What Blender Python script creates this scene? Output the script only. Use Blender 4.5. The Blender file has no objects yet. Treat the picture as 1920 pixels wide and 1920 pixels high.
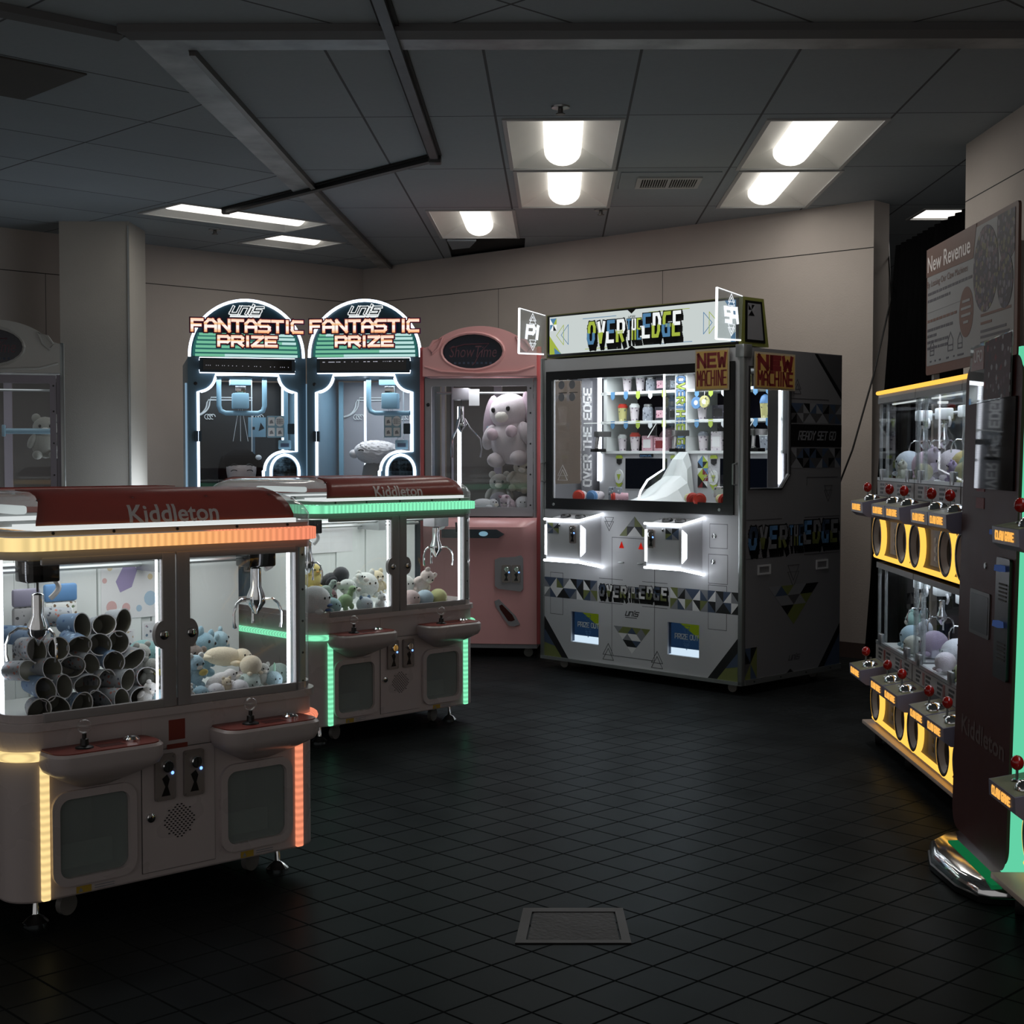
import bpy, bmesh, math, random
from mathutils import Vector, Matrix
from mathutils.geometry import tessellate_polygon

S = bpy.context.scene
C = bpy.context.collection
R = math.radians
rnd = random.Random(7)

# ---------------------------------------------------------------- camera, world, exposure
CEIL = 2.96
cam_d = bpy.data.cameras.new('camera')
cam = bpy.data.objects.new('camera', cam_d)
C.objects.link(cam)
cam.location = (0, 0, 1.32)
cam.rotation_euler = (R(90 - 2.24), 0, 0)
cam_d.sensor_width = 36
cam_d.lens = 36 * 2684 / 1920
cam_d.clip_start = 0.05
S.camera = cam
wd = bpy.data.worlds.new('world')
S.world = wd
wd.use_nodes = True
wd.node_tree.nodes['Background'].inputs[0].default_value = (1.0, 0.96, 0.94, 1)
wd.node_tree.nodes['Background'].inputs[1].default_value = 0.38
S.view_settings.view_transform = 'Standard'
S.view_settings.look = 'None'
S.view_settings.exposure = 0.0
S.view_settings.gamma = 1.0
S.view_settings.use_curve_mapping = False
S.cycles.max_bounces = 10
S.cycles.transparent_max_bounces = 24
S.cycles.sample_clamp_indirect = 4.0
LENS_POWER = 1.7      # radiance of the ceiling lamp lenses
TROFFER_W = 4.4       # watts each full-length ceiling lamp throws downwards


# ---------------------------------------------------------------- materials
def lin(c):
    if isinstance(c, str):
        c = [int(c[i:i + 2], 16) / 255 for i in (1, 3, 5)]
        return tuple(x / 12.92 if x <= 0.04045 else ((x + 0.055) / 1.055) ** 2.4 for x in c)
    return tuple(c)


class NT:
    def __init__(s, name):
        s.m = bpy.data.materials.new(name)
        s.m.use_nodes = True
        s.t = s.m.node_tree
        s.t.nodes.clear()
        s.out = s.n('ShaderNodeOutputMaterial')

    def n(s, kind, **kw):
        nd = s.t.nodes.new(kind)
        for k, v in kw.items():
            setattr(nd, k, v)
        return nd

    def l(s, a, b):
        s.t.links.new(a, b)

    def math(s, op, a, b=None, c=None):
        nd = s.n('ShaderNodeMath', operation=op)
        for i, v in enumerate((a, b, c)):
            if v is None:
                continue
            if isinstance(v, (int, float)):
                nd.inputs[i].default_value = v
            else:
                s.l(v, nd.inputs[i])
        return nd.outputs[0]

    def obj(s, rotz=0, scale=(1, 1, 1), loc=(0, 0, 0)):
        tc = s.n('ShaderNodeTexCoord')
        mp = s.n('ShaderNodeMapping')
        mp.inputs['Rotation'].default_value = (0, 0, rotz)
        mp.inputs['Scale'].default_value = scale
        mp.inputs['Location'].default_value = loc
        s.l(tc.outputs['Object'], mp.inputs[0])
        return mp.outputs[0]

    def noise(s, vec, scale, detail=3):
        nd = s.n('ShaderNodeTexNoise')
        nd.inputs['Scale'].default_value = scale
        nd.inputs['Detail'].default_value = detail
        s.l(vec, nd.inputs['Vector'])
        return nd.outputs['Fac']

    def mix(s, fac, a, b):
        nd = s.n('ShaderNodeMix', data_type='RGBA')
        if isinstance(fac, (int, float)):
            nd.inputs[0].default_value = fac
        else:
            s.l(fac, nd.inputs[0])
        for i, v in ((6, a), (7, b)):
            if isinstance(v, tuple):
                nd.inputs[i].default_value = (*v[:3], 1)
            else:
                s.l(v, nd.inputs[i])
        return nd.outputs[2]

    def ramp(s, fac, stops, const=False):
        nd = s.n('ShaderNodeValToRGB')
        if const:
            nd.color_ramp.interpolation = 'CONSTANT'
        els = nd.color_ramp.elements
        while len(els) < len(stops):
            els.new(0.5)
        for e, (p, c) in zip(els, stops):
            e.position = p
            e.color = (*lin(c), 1)
        s.l(fac, nd.inputs[0])
        return nd.outputs[0]

    def bsdf(s, col, rough=0.5, metal=0.0, bump=None, bstr=0.3, bdist=0.01, spec=None):
        p = s.n('ShaderNodeBsdfPrincipled')
        if isinstance(col, tuple):
            p.inputs['Base Color'].default_value = (*col, 1)
        else:
            s.l(col, p.inputs['Base Color'])
        if isinstance(rough, (int, float)):
            p.inputs['Roughness'].default_value = rough
        else:
            s.l(rough, p.inputs['Roughness'])
        p.inputs['Metallic'].default_value = metal
        if spec is not None:
            p.inputs['Specular IOR Level'].default_value = spec
        if bump is not None:
            b = s.n('ShaderNodeBump')
            b.inputs['Strength'].default_value = bstr
            b.inputs['Distance'].default_value = bdist
            s.l(bump, b.inputs['Height'])
            s.l(b.outputs[0], p.inputs['Normal'])
        s.l(p.outputs[0], s.out.inputs[0])
        return p


M = {}


def mat(name, col, rough=0.5, metal=0.0, var=0.06, nscale=6.0, bump=0.0, bscale=120.0, spec=None):
    """plain surface: a colour with a little procedural unevenness"""
    t = NT(name)
    v = t.obj()
    nz = t.noise(v, nscale)
    c = lin(col)
    lo = tuple(x * (1 - var) for x in c)
    hi = tuple(min(1, x * (1 + var)) for x in c)
    cc = t.mix(nz, lo, hi)
    rr = t.math('MULTIPLY_ADD', nz, 0.12, max(0.02, rough - 0.06))
    if bump:
        t.bsdf(cc, rr, metal, t.noise(v, bscale), bump, spec=spec)
    else:
        t.bsdf(cc, rr, metal, spec=spec)
    M[name] = t.m
    return t.m


def emit(name, col, strength, seg=0.0, ax=(1, 1, 0)):
    """a lamp; seg > 0 shows the separate diodes behind the diffuser"""
    t = NT(name)
    e = t.n('ShaderNodeEmission')
    e.inputs[0].default_value = (*lin(col), 1)
    e.inputs[1].default_value = strength
    if seg:
        v = t.obj()
        sx = t.n('ShaderNodeSeparateXYZ')
        t.l(v, sx.inputs[0])
        q = t.math('ADD', t.math('ADD', t.math('MULTIPLY', sx.outputs[0], ax[0]), t.math('MULTIPLY', sx.outputs[1], ax[1])), t.math('MULTIPLY', sx.outputs[2], ax[2]))
        w = t.math('SINE', t.math('MULTIPLY', q, 2 * math.pi * seg))
        t.l(t.math('MULTIPLY_ADD', w, 0.22 * strength, strength), e.inputs[1])
    t.l(e.outputs[0], t.out.inputs[0])
    M[name] = t.m
    return t.m


def glass(name, tint=(1, 1, 1), refl=0.9, rough=0.02, wavy=0.0, haze=0.0, wscale=5.0, wdist=0.02):
    t = NT(name)
    tr = t.n('ShaderNodeBsdfTransparent')
    tr.inputs[0].default_value = (*tint, 1)
    gl = t.n('ShaderNodeBsdfGlossy')
    gl.inputs['Roughness'].default_value = rough
    gl.inputs[0].default_value = (refl, refl, refl, 1)
    fr = t.n('ShaderNodeFresnel')
    ge = t.n('ShaderNodeNewGeometry')      # same reflection from both faces of a thin pane
    t.l(t.math('MULTIPLY_ADD', ge.outputs['Backfacing'], 1 / 1.45 - 1.45, 1.45), fr.inputs[0])
    if wavy:
        b = t.n('ShaderNodeBump')
        b.inputs['Strength'].default_value = wavy
        b.inputs['Distance'].default_value = wdist
        t.l(t.noise(t.obj(), wscale, 0), b.inputs['Height'])
        t.l(b.outputs[0], gl.inputs['Normal'])
        t.l(b.outputs[0], fr.inputs['Normal'])
    mx = t.n('ShaderNodeMixShader')
    t.l(fr.outputs[0], mx.inputs[0])
    t.l(tr.outputs[0], mx.inputs[1])
    t.l(gl.outputs[0], mx.inputs[2])
    last = mx.outputs[0]
    if haze:
        d = t.n('ShaderNodeBsdfDiffuse')
        d.inputs[0].default_value = (0.8, 0.85, 0.85, 1)
        m2 = t.n('ShaderNodeMixShader')
        m2.inputs[0].default_value = haze
        t.l(last, m2.inputs[1])
        t.l(d.outputs[0], m2.inputs[2])
        last = m2.outputs[0]
    t.l(last, t.out.inputs[0])
    M[name] = t.m
    return t.m


def spots(name, base, cols, scale, thr=0.35, rough=0.6, warp=0.0):
    """scattered printed motifs: voronoi cells in several colours on a base"""
    t = NT(name)
    v = t.obj()
    vo = t.n('ShaderNodeTexVoronoi')
    vo.inputs['Scale'].default_value = scale
    t.l(v, vo.inputs['Vector'])
    sp = t.n('ShaderNodeSeparateColor')
    t.l(vo.outputs['Color'], sp.inputs[0])
    k = len(cols)
    cr = t.ramp(sp.outputs[0], [(i / k, c) for i, c in enumerate(cols)], True)
    q = t.math('ADD', vo.outputs['Distance'], t.math('MULTIPLY', t.noise(v, scale * 2.5), 0.35))
    mask = t.math('LESS_THAN', q, thr + 0.17)
    t.bsdf(t.mix(mask, lin(base), cr), rough)
    M[name] = t.m
    return t.m


def grid_mask(t, vec, sx, sy, w, ox=0.0, oy=0.0):
    """1 on the joints of a sx x sy grid, 0 on the tiles"""
    sp = t.n('ShaderNodeSeparateXYZ')
    t.l(vec, sp.inputs[0])
    outs = []
    for o, s_, off in ((sp.outputs[0], sx, ox), (sp.outputs[1], sy, oy)):
        f = t.math('FRACT', t.math('MULTIPLY_ADD', o, 1 / s_, 100.0 - off / s_))
        d = t.math('MINIMUM', f, t.math('SUBTRACT', 1.0, f))
        outs.append(t.math('LESS_THAN', d, w / 2 / s_))
    return t.math('MAXIMUM', outs[0], outs[1])


def tile_id(t, vec, sx, sy, ox=0.0, oy=0.0):
    sp = t.n('ShaderNodeSeparateXYZ')
    t.l(vec, sp.inputs[0])
    a = t.math('FLOOR', t.math('MULTIPLY_ADD', sp.outputs[0], 1 / sx, 100.0 - ox / sx))
    b = t.math('FLOOR', t.math('MULTIPLY_ADD', sp.outputs[1], 1 / sy, 100.0 - oy / sy))
    cb = t.n('ShaderNodeCombineXYZ')
    t.l(a, cb.inputs[0])
    t.l(b, cb.inputs[1])
    wn = t.n('ShaderNodeTexWhiteNoise', noise_dimensions='3D')
    t.l(cb.outputs[0], wn.inputs['Vector'])
    return wn.outputs['Value']


def make_materials():
    # floor: small black quarry tiles laid on the diagonal
    t = NT('floor_tile')
    v = t.obj(R(-44.2))
    g = grid_mask(t, v, 0.148, 0.148, 0.0075)
    idn = tile_id(t, v, 0.148, 0.148)
    nz = t.noise(t.obj(), 3.0, 5)
    c = t.ramp(t.math('MULTIPLY_ADD', idn, 0.5, t.math('MULTIPLY', nz, 0.5)), [(0.1, '#151616'), (0.9, '#1f2021')])
    cc = t.mix(g, c, lin('#0b0b0b'))
    ro = t.math('MAXIMUM', t.math('MULTIPLY_ADD', nz, 0.22, 0.24), t.math('MULTIPLY', g, 0.8))
    h = t.math('SUBTRACT', t.math('MULTIPLY_ADD', idn, 0.12, t.math('MULTIPLY', nz, 0.25)), g)
    bp = t.n('ShaderNodeBump')
    bp.inputs['Strength'].default_value = 0.35
    bp.inputs['Distance'].default_value = 0.004
    t.l(h, bp.inputs['Height'])
    di = t.n('ShaderNodeBsdfDiffuse')
    gl = t.n('ShaderNodeBsdfGlossy')
    gl.inputs[0].default_value = (0.86, 0.96, 1, 1)
    t.l(cc, di.inputs[0])
    t.l(ro, gl.inputs['Roughness'])
    fr = t.n('ShaderNodeFresnel')
    fr.inputs[0].default_value = 1.4
    for nd in (di, gl, fr):
        t.l(bp.outputs[0], nd.inputs['Normal'])
    mx = t.n('ShaderNodeMixShader')
    t.l(t.math('MULTIPLY', fr.outputs[0], t.math('MULTIPLY_ADD', g, -0.10, 0.17)), mx.inputs[0])
    t.l(di.outputs[0], mx.inputs[1])
    t.l(gl.outputs[0], mx.inputs[2])
    t.l(mx.outputs[0], t.out.inputs[0])
    M['floor_tile'] = t.m
    # ceiling boards, square grid and diagonal grid
    for nm, rot, sx, sy, ox, oy in (('ceiling_square', R(1.8), 0.64, 1.265, 0.34, 0.65), ('ceiling_diagonal', R(-44.2), 1.24, 0.64, 3.67, 5.70)):
        t = NT(nm)
        v = t.obj(rot)
        g = grid_mask(t, v, sx, sy, 0.012, ox, oy)
        idn = tile_id(t, v, sx, sy, ox, oy)
        nz = t.noise(t.obj(), 40.0, 4)
        nb = t.noise(t.obj(), 1.2, 3)
        c = t.ramp(t.math('MULTIPLY_ADD', idn, 0.35, t.math('MULTIPLY_ADD', nz, 0.25, t.math('MULTIPLY', nb, 0.4))), [(0.1, '#838c92'), (0.9, '#99a1a6')])
        t.bsdf(t.mix(g, c, lin('#3f4245')), 0.75, 0, t.math('SUBTRACT', t.math('MULTIPLY', nz, 0.3), g), 0.4, 0.006)
        M[nm] = t.m
    # walls: cream fabric-covered board
    t = NT('wall_board')
    v = t.obj()
    nz = t.noise(v, 90, 3)
    nb = t.noise(v, 1.5, 4)
    c = t.ramp(nb, [(0.3, '#ada49d'), (0.7, '#bab0a8')])
    t.bsdf(c, 0.85, 0, nz, 0.25, 0.004)
    M['wall_board'] = t.m
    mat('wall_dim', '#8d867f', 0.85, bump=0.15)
    mat('column_paint', '#a9a49c', 0.8, bump=0.12)
    mat('baseboard', '#4a3b36', 0.6)
    mat('joint_dark', '#1c1b1a', 0.8)
    mat('joint_shade', '#5c5c5d', 0.8)
    t = NT('strip_metal')
    v = t.obj()
    nz = t.noise(v, 5, 6)
    t.bsdf(t.ramp(nz, [(0.35, '#7d8082'), (0.7, '#a9acae')]), 0.45, 0.35, nz, 0.2, 0.01)
    M['strip_metal'] = t.m
    mat('hole_black', '#050505', 0.9)
    mat('raceway', '#191a1b', 0.45)
    mat('vent_white', '#a7a8a8', 0.5)
    mat('troffer_white', '#e6e4df', 0.4)
    mat('dark_panel', '#4a4744', 0.8, var=0.25)
    # machines
    mat('shell_white', '#b5aaa8', 0.28, var=0.03)
    mat('shell_grey', '#8f8b8a', 0.35, var=0.04)
    mat('mini_body', '#4b4c50', 0.65, var=0.05)
    mat('alu', '#a9adad', 0.32, 0.75, var=0.05)
    mat('alu_dark', '#5f5d5b', 0.4, 0.6, var=0.05)
    mat('chrome', '#d8dadb', 0.1, 1.0, var=0.02)
    mat('steel', '#8d8f90', 0.3, 0.9, var=0.06)
    # thin plastic of the canopies lets some of the lamp light inside shine through
    for nm, c in (('red_canopy', '#ad726b'),):
        t = NT(nm)
        nz = t.noise(t.obj(), 6.0)
        k = lin(c)
        cc = t.mix(nz, tuple(x * .94 for x in k), tuple(min(1, x * 1.06) for x in k))
        pb = t.bsdf(cc, 0.24)
        tl = t.n('ShaderNodeBsdfTranslucent')
        t.l(cc, tl.inputs[0])
        mx = t.n('ShaderNodeMixShader')
        mx.inputs[0].default_value = 0.6
        t.l(pb.outputs[0], mx.inputs[1])
        t.l(tl.outputs[0], mx.inputs[2])
        t.l(mx.outputs[0], t.out.inputs[0])
        M[nm] = t.m
    mat('red_panel', '#7d3329', 0.35, var=0.1)
    mat('dark_red', '#471b15', 0.5, var=0.12, spec=0.2)
    mat('ink_grey', '#ece6e4', 0.5)
    mat('black', '#0b0b0c', 0.35)
    mat('black_gloss', '#060607', 0.08)
    mat('rubber', '#1a1a1b', 0.7)
    mat('white_inside', '#dfe4e2', 0.5, var=0.03)
    mat('yellow_label', '#a88a2c', 0.5)
    mat('red_clear', '#a01510', 0.12, spec=0.7)
    mat('caster_wheel', '#6c6a67', 0.45)
    mat('blue_slate', '#587282', 0.4, var=0.05)
    mat('blue_slate_dark', '#2a3b48', 0.45, var=0.05)
    mat('blue_paint', '#7fa3b5', 0.4, var=0.04)
    mat('pink_shell', '#f2b4b4', 0.22, var=0.05)
    mat('pink_strip', '#d46a6c', 0.4, var=0.06)
    mat('grey_frame', '#9a979c', 0.4, 0.1)
    mat('white_shell', '#b9b8b4', 0.22, var=0.04)
    mat('lilac_frame', '#8b8690', 0.4, 0.3)
    mat('ote_white', '#bfc0c3', 0.38, var=0.03)
    mat('ote_side', '#77777b', 0.5, var=0.04)
    mat('olive', '#6f7238', 0.45)
    mat('ink_black', '#0e0f11', 0.5)
    mat('ink_blue', '#5a86b4', 0.5)
    mat('ink_slate', '#3d4c63', 0.5)
    mat('ink_green', '#a9bd42', 0.5)
    mat('ink_olive', '#6d7440', 0.5)
    mat('ink_line', '#4a4a4d', 0.5)
    mat('ink_mid', '#7d7f84', 0.5)
    mat('ink_white', '#dcdcdc', 0.5)
    mat('paper_yellow', '#c9a45a', 0.6)
    mat('paper_border', '#b9ab93', 0.6)
    mat('ink_maroon', '#7a2326', 0.6)
    mat('paper_white', '#dedfe0', 0.6)
    mat('sign_white', '#8f9092', 0.55)
    mat('sign_brown', '#6b4c42', 0.55)
    mat('sign_ink', '#4d4c55', 0.55)
    mat('curtain_black', '#0b0b0c', 0.95, var=0.2, spec=0.0)
    mat('cord', '#0a0a0a', 0.5)
    mat('board_wood', '#c6b3a6', 0.45, var=0.15)
    mat('panel_olive', '#6b6a4a', 0.4)
    mat('purple_grey', '#7f7d90', 0.4)
    mat('drain', '#211f1e', 0.6, 0.4, var=0.3, bump=0.4, bscale=60)
    mat('drain_frame', '#2a2827', 0.55, 0.4)
    mat('teal_dark', '#16323c', 0.3)
    mat('navy', '#101a2c', 0.2)
    mat('jet', '#08080a', 0.9, spec=0.05)
    mat('deep_plum', '#1d1a25', 0.85, spec=0.1)
    mat('coin_metal', '#8d8480', 0.42, 0.35)
    mat('kiosk_print', '#5c4642', 0.6)
    mat('pale_lilac', '#9a8fb4', 0.6)
    mat('pale_rose', '#cfaaa8', 0.6)
    mat('pale_blue', '#a8c0d2', 0.6)
    mat('pale_sand', '#d3c3a0', 0.6)
    mat('ink_neon_off', '#6b4650', 0.4)
    mat('shelf_tag_blue', '#5d8fb8', 0.5)
    mat('shelf_tag_green', '#a7bb4a', 0.5)
    mat('shelf_tag_white', '#d8dde0', 0.5)
    mat('purple_back', '#4a1f66', 0.4)
    mat('red_rim', '#c0392a', 0.35)
    glass('glass_clear', refl=0.9)
    glass('glass_low', refl=0.4)
    glass('glass_wavy', refl=0.9, wavy=0.9, wscale=3.2, haze=0.012, wdist=0.05)
    glass('glass_corner', tint=(0.95, 0.97, 0.97), refl=1.0, rough=0.05, haze=0.05)
    glass('acrylic', tint=(0.97, 0.98, 0.98), refl=0.9, haze=0.012)
    glass('canopy_clear', tint=(0.80, 0.82, 0.82), refl=1.0, rough=0.08, haze=0.18)
    glass('wing_clear', tint=(0.9, 0.92, 0.93), refl=0.8, haze=0.10)
    glass('dark_glass', tint=(0.05, 0.045, 0.045), refl=0.6, rough=0.03)
    glass('flap_clear', tint=(0.62, 0.66, 0.63), refl=1.0, rough=0.03, wavy=0.35, wscale=6.0, haze=0.16)
    emit('lens', '#fffaf0', LENS_POWER)
    emit('led_white', '#eef4ff', 5.0, 90, (0, 0, 1))
    emit('led_gap', '#e9f2f2', 0.9)
    emit('canopy_glow', '#eef2f2', 1.25)
    emit('led_green', '#84ecb8', 1.0, 45)
    emit('led_green_upright', '#84ecb8', 1.0, 45, (0, 0, 1))
    emit('led_mint', '#62d0a4', 1.0)
    emit('led_green_dim', '#1f9a5a', 0.35)
    emit('led_yellow', '#ffbe50', 1.35)
    emit('led_yellow_text', '#ffb858', 1.0)
    emit('led_edge', '#f2f7ff', 8.0)
    emit('led_fp', '#dcecff', 3.2)
    emit('led_fp_dim', '#a8cfee', 0.5)
    emit('bar_green', '#84d6b0', 0.75)
    emit('bar_white', '#c4ece8', 0.9)
    emit('bar_glow', '#2f6a66', 0.8)
    emit('matrix_dot', '#d8d8e8', 0.8)
    emit('marquee', '#e3ecea', 0.75)
    emit('mq_blue', '#5f93bd', 0.7)
    emit('mq_green', '#b6c94e', 0.75)
    emit('mq_white', '#f4f8f8', 0.95)
    emit('wing_lit', '#f4f9ff', 1.1)
    emit('wing_edge', '#f7fbff', 2.0)
    emit('prize_green', '#7d9420', 0.22)
    emit('prize_blue', '#2f4f78', 0.22)
    emit('prize_light', '#cfe4f5', 1.0)
    emit('dot_blue', '#6f9dff', 2.5)
    emit('dot_red', '#d8281e', 0.6)
    emit('screen', '#141a26', 0.25)
    emit('button_blue', '#9fd0e8', 0.5)
    emit('knob_blue', '#5570b0', 0.25)
    # rainbow strip on the near machine: yellow at its left end, coral at its right
    for nm, up in (('led_warm', 0), ('led_warm_upright', 1)):
        t = NT(nm)
        sx = t.n('ShaderNodeSeparateXYZ')
        t.l(t.obj(), sx.inputs[0])
        c = t.ramp(t.math('MULTIPLY_ADD', sx.outputs[0], 1.0, 0.5), [(0.05, '#ffe09a'), (0.5, '#ffb872'), (0.95, '#f78f6e')])
        e = t.n('ShaderNodeEmission')
        t.l(c, e.inputs[0])
        q = sx.outputs[2] if up else t.math('ADD', sx.outputs[0], sx.outputs[1])
        w = t.math('SINE', t.math('MULTIPLY', q, 2 * math.pi * 45))
        t.l(t.math('MULTIPLY_ADD', w, 0.16, 0.95), e.inputs[1])
        t.l(e.outputs[0], t.out.inputs[0])
        M[nm] = t.m
    # sign letters: backlit orange - cream - orange print, by height inside each line
    for nm, z0, z1 in (('letters_upper', 2.14, 2.222), ('letters_lower', 2.037, 2.115)):
        t = NT(nm)
        sx = t.n('ShaderNodeSeparateXYZ')
        t.l(t.obj(), sx.inputs[0])
        f = t.math('MULTIPLY_ADD', sx.outputs[2], 1 / (z1 - z0), -z0 / (z1 - z0))
        c = t.ramp(f, [(0.0, '#ffc08a'), (0.22, '#fff4ea'), (0.45, '#fff9f4'), (0.56, '#f7b872'), (0.75, '#fff1e4'), (1.0, '#ffcaa6')])
        e = t.n('ShaderNodeEmission')
        e.inputs[1].default_value = 1.0
        t.l(c, e.inputs[0])
        t.l(e.outputs[0], t.out.inputs[0])
        M[nm] = t.m
    # printed cups, packs and pictures
    spots('cup_print', '#868b8f', ['#3a4150', '#6f7478', '#9a5b4f', '#2b2f3a'], 70, 0.3)
    spots('cup_floral', '#7d8083', ['#8c3a38', '#5b5f66', '#9a8f86', '#3b4a63'], 45, 0.3)
    spots('cup_blue', '#5a728c', ['#2f4c74', '#7f9fbe', '#3b5878', '#9fb6cc'], 50, 0.3)
    mat('cup_inside', '#77776a', 0.5)
    spots('prize_cup', '#cfc8cc', ['#4a4350', '#8e7f90', '#b49aa2', '#2e2b33'], 48, 0.27)
    spots('prize_pink', '#c9a0ab', ['#6d3248', '#f0d8de', '#8b5a70', '#b4687c'], 60, 0.25)
    spots('prize_dark', '#23222b', ['#6f6a78', '#3f3a48', '#a08a92', '#4a4a5c'], 50, 0.25)
    spots('prize_grey', '#8b919a', ['#3f4650', '#c8cfd6', '#5d6672', '#aab4be'], 55, 0.3)
    spots('prize_yellow', '#b9b578', ['#5f6a58', '#d9d6a8', '#3d4038', '#8fa08a'], 45, 0.3)
    spots('pack_print', '#cfd2cf', ['#3c3a3e', '#6e5a45', '#5c6f52', '#8a8f92'], 75, 0.34)
    spots('pack_dark', '#8e8f90', ['#2c2c30', '#3f4046', '#5a4f48', '#2b3038'], 55, 0.34)
    spots('plush_spots', '#dfe6e0', ['#8f9d98', '#a3b3a8', '#8fa095', '#9cab9f'], 26, 0.2, 0.95)
    spots('plush_swirl', '#d3d3d8', ['#a5a5b0', '#c0bcc4', '#b4b0bc', '#a8b0b8'], 90, 0.25, 0.95)
    spots('photo_collage', '#3f3d44', ['#77737c', '#4d4a60', '#77745a', '#6a5560'], 34, 0.5)
    spots('photo_red', '#4c2a32', ['#8a2f3a', '#6a4a58', '#a8a3a8', '#3a2a38'], 34, 0.4)
    spots('sticker_print', '#cfd0d2', ['#5b5560', '#9a7f8a', '#5f7488', '#a89878'], 55, 0.25)


make_materials()
PLUSH = {}


def plush_mat(col):
    if col in M:
        return M[col]
    key = 'plush' + col
    if key not in M:
        t = NT('plush_' + col[1:])
        v = t.obj()
        nz = t.noise(v, 260, 4)
        c = lin(col)
        cc = t.mix(nz, tuple(x * 0.86 for x in c), tuple(min(1, x * 1.08) for x in c))
        p = t.bsdf(cc, 0.95, 0, nz, 0.5, 0.004)
        p.inputs['Sheen Weight'].default_value = 0.3
        M[key] = t.m
    return M[key]


# ---------------------------------------------------------------- mesh building
def F(y=0.0):      # front face: a = right, b = up, d = towards the viewer
    return lambda a, b, d=0.0: (a, y - d, b)


def SR(x=0.0):     # right side: a = depth, b = up, d = outwards
    return lambda a, b, d=0.0: (x + d, a, b)


def SL(x=0.0):
    return lambda a, b, d=0.0: (x - d, a, b)


def TP(z=0.0):
    return lambda a, b, d=0.0: (a, b, z + d)


def rrect(x0, x1, y0, y1, r, n=5):
    r = max(1e-5, min(r, (x1 - x0) / 2, (y1 - y0) / 2))
    out = []
    for cx, cy, a0 in ((x1 - r, y0 + r, -90), (x1 - r, y1 - r, 0), (x0 + r, y1 - r, 90), (x0 + r, y0 + r, 180)):
        for i in range(n + 1):
            a = R(a0 + 90 * i / n)
            out.append((cx + r * math.cos(a), cy + r * math.sin(a)))
    return out


def arc(cx, cy, rx, ry, a0, a1, n):
    return [(cx + rx * math.cos(R(a0 + (a1 - a0) * i / n)), cy + ry * math.sin(R(a0 + (a1 - a0) * i / n))) for i in range(n + 1)]


_font = {}


def font_mesh(s, bold=0.0, shear=0.0):
    key = (s, bold, shear)
    if key not in _font:
        cu = bpy.data.curves.new('lettering', 'FONT')
        cu.body = s
        cu.offset = bold
        cu.shear = shear
        cu.resolution_u = 3
        ob = bpy.data.objects.new('lettering', cu)
        me = ob.to_mesh()
        vs = [(v.co.x, v.co.y) for v in me.vertices]
        fs = [tuple(p.vertices) for p in me.polygons]
        ob.to_mesh_clear()
        bpy.data.objects.remove(ob)
        bpy.data.curves.remove(cu)
        xs = [v[0] for v in vs] or [0, 1]
        ys = [v[1] for v in vs] or [0, 1]
        w, h = max(xs) - min(xs), max(ys) - min(ys)
        vs = [((x - min(xs)) / w, (y - min(ys)) / h) for x, y in vs]
        _font[key] = (vs, fs, w / h)
    return _font[key]


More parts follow.
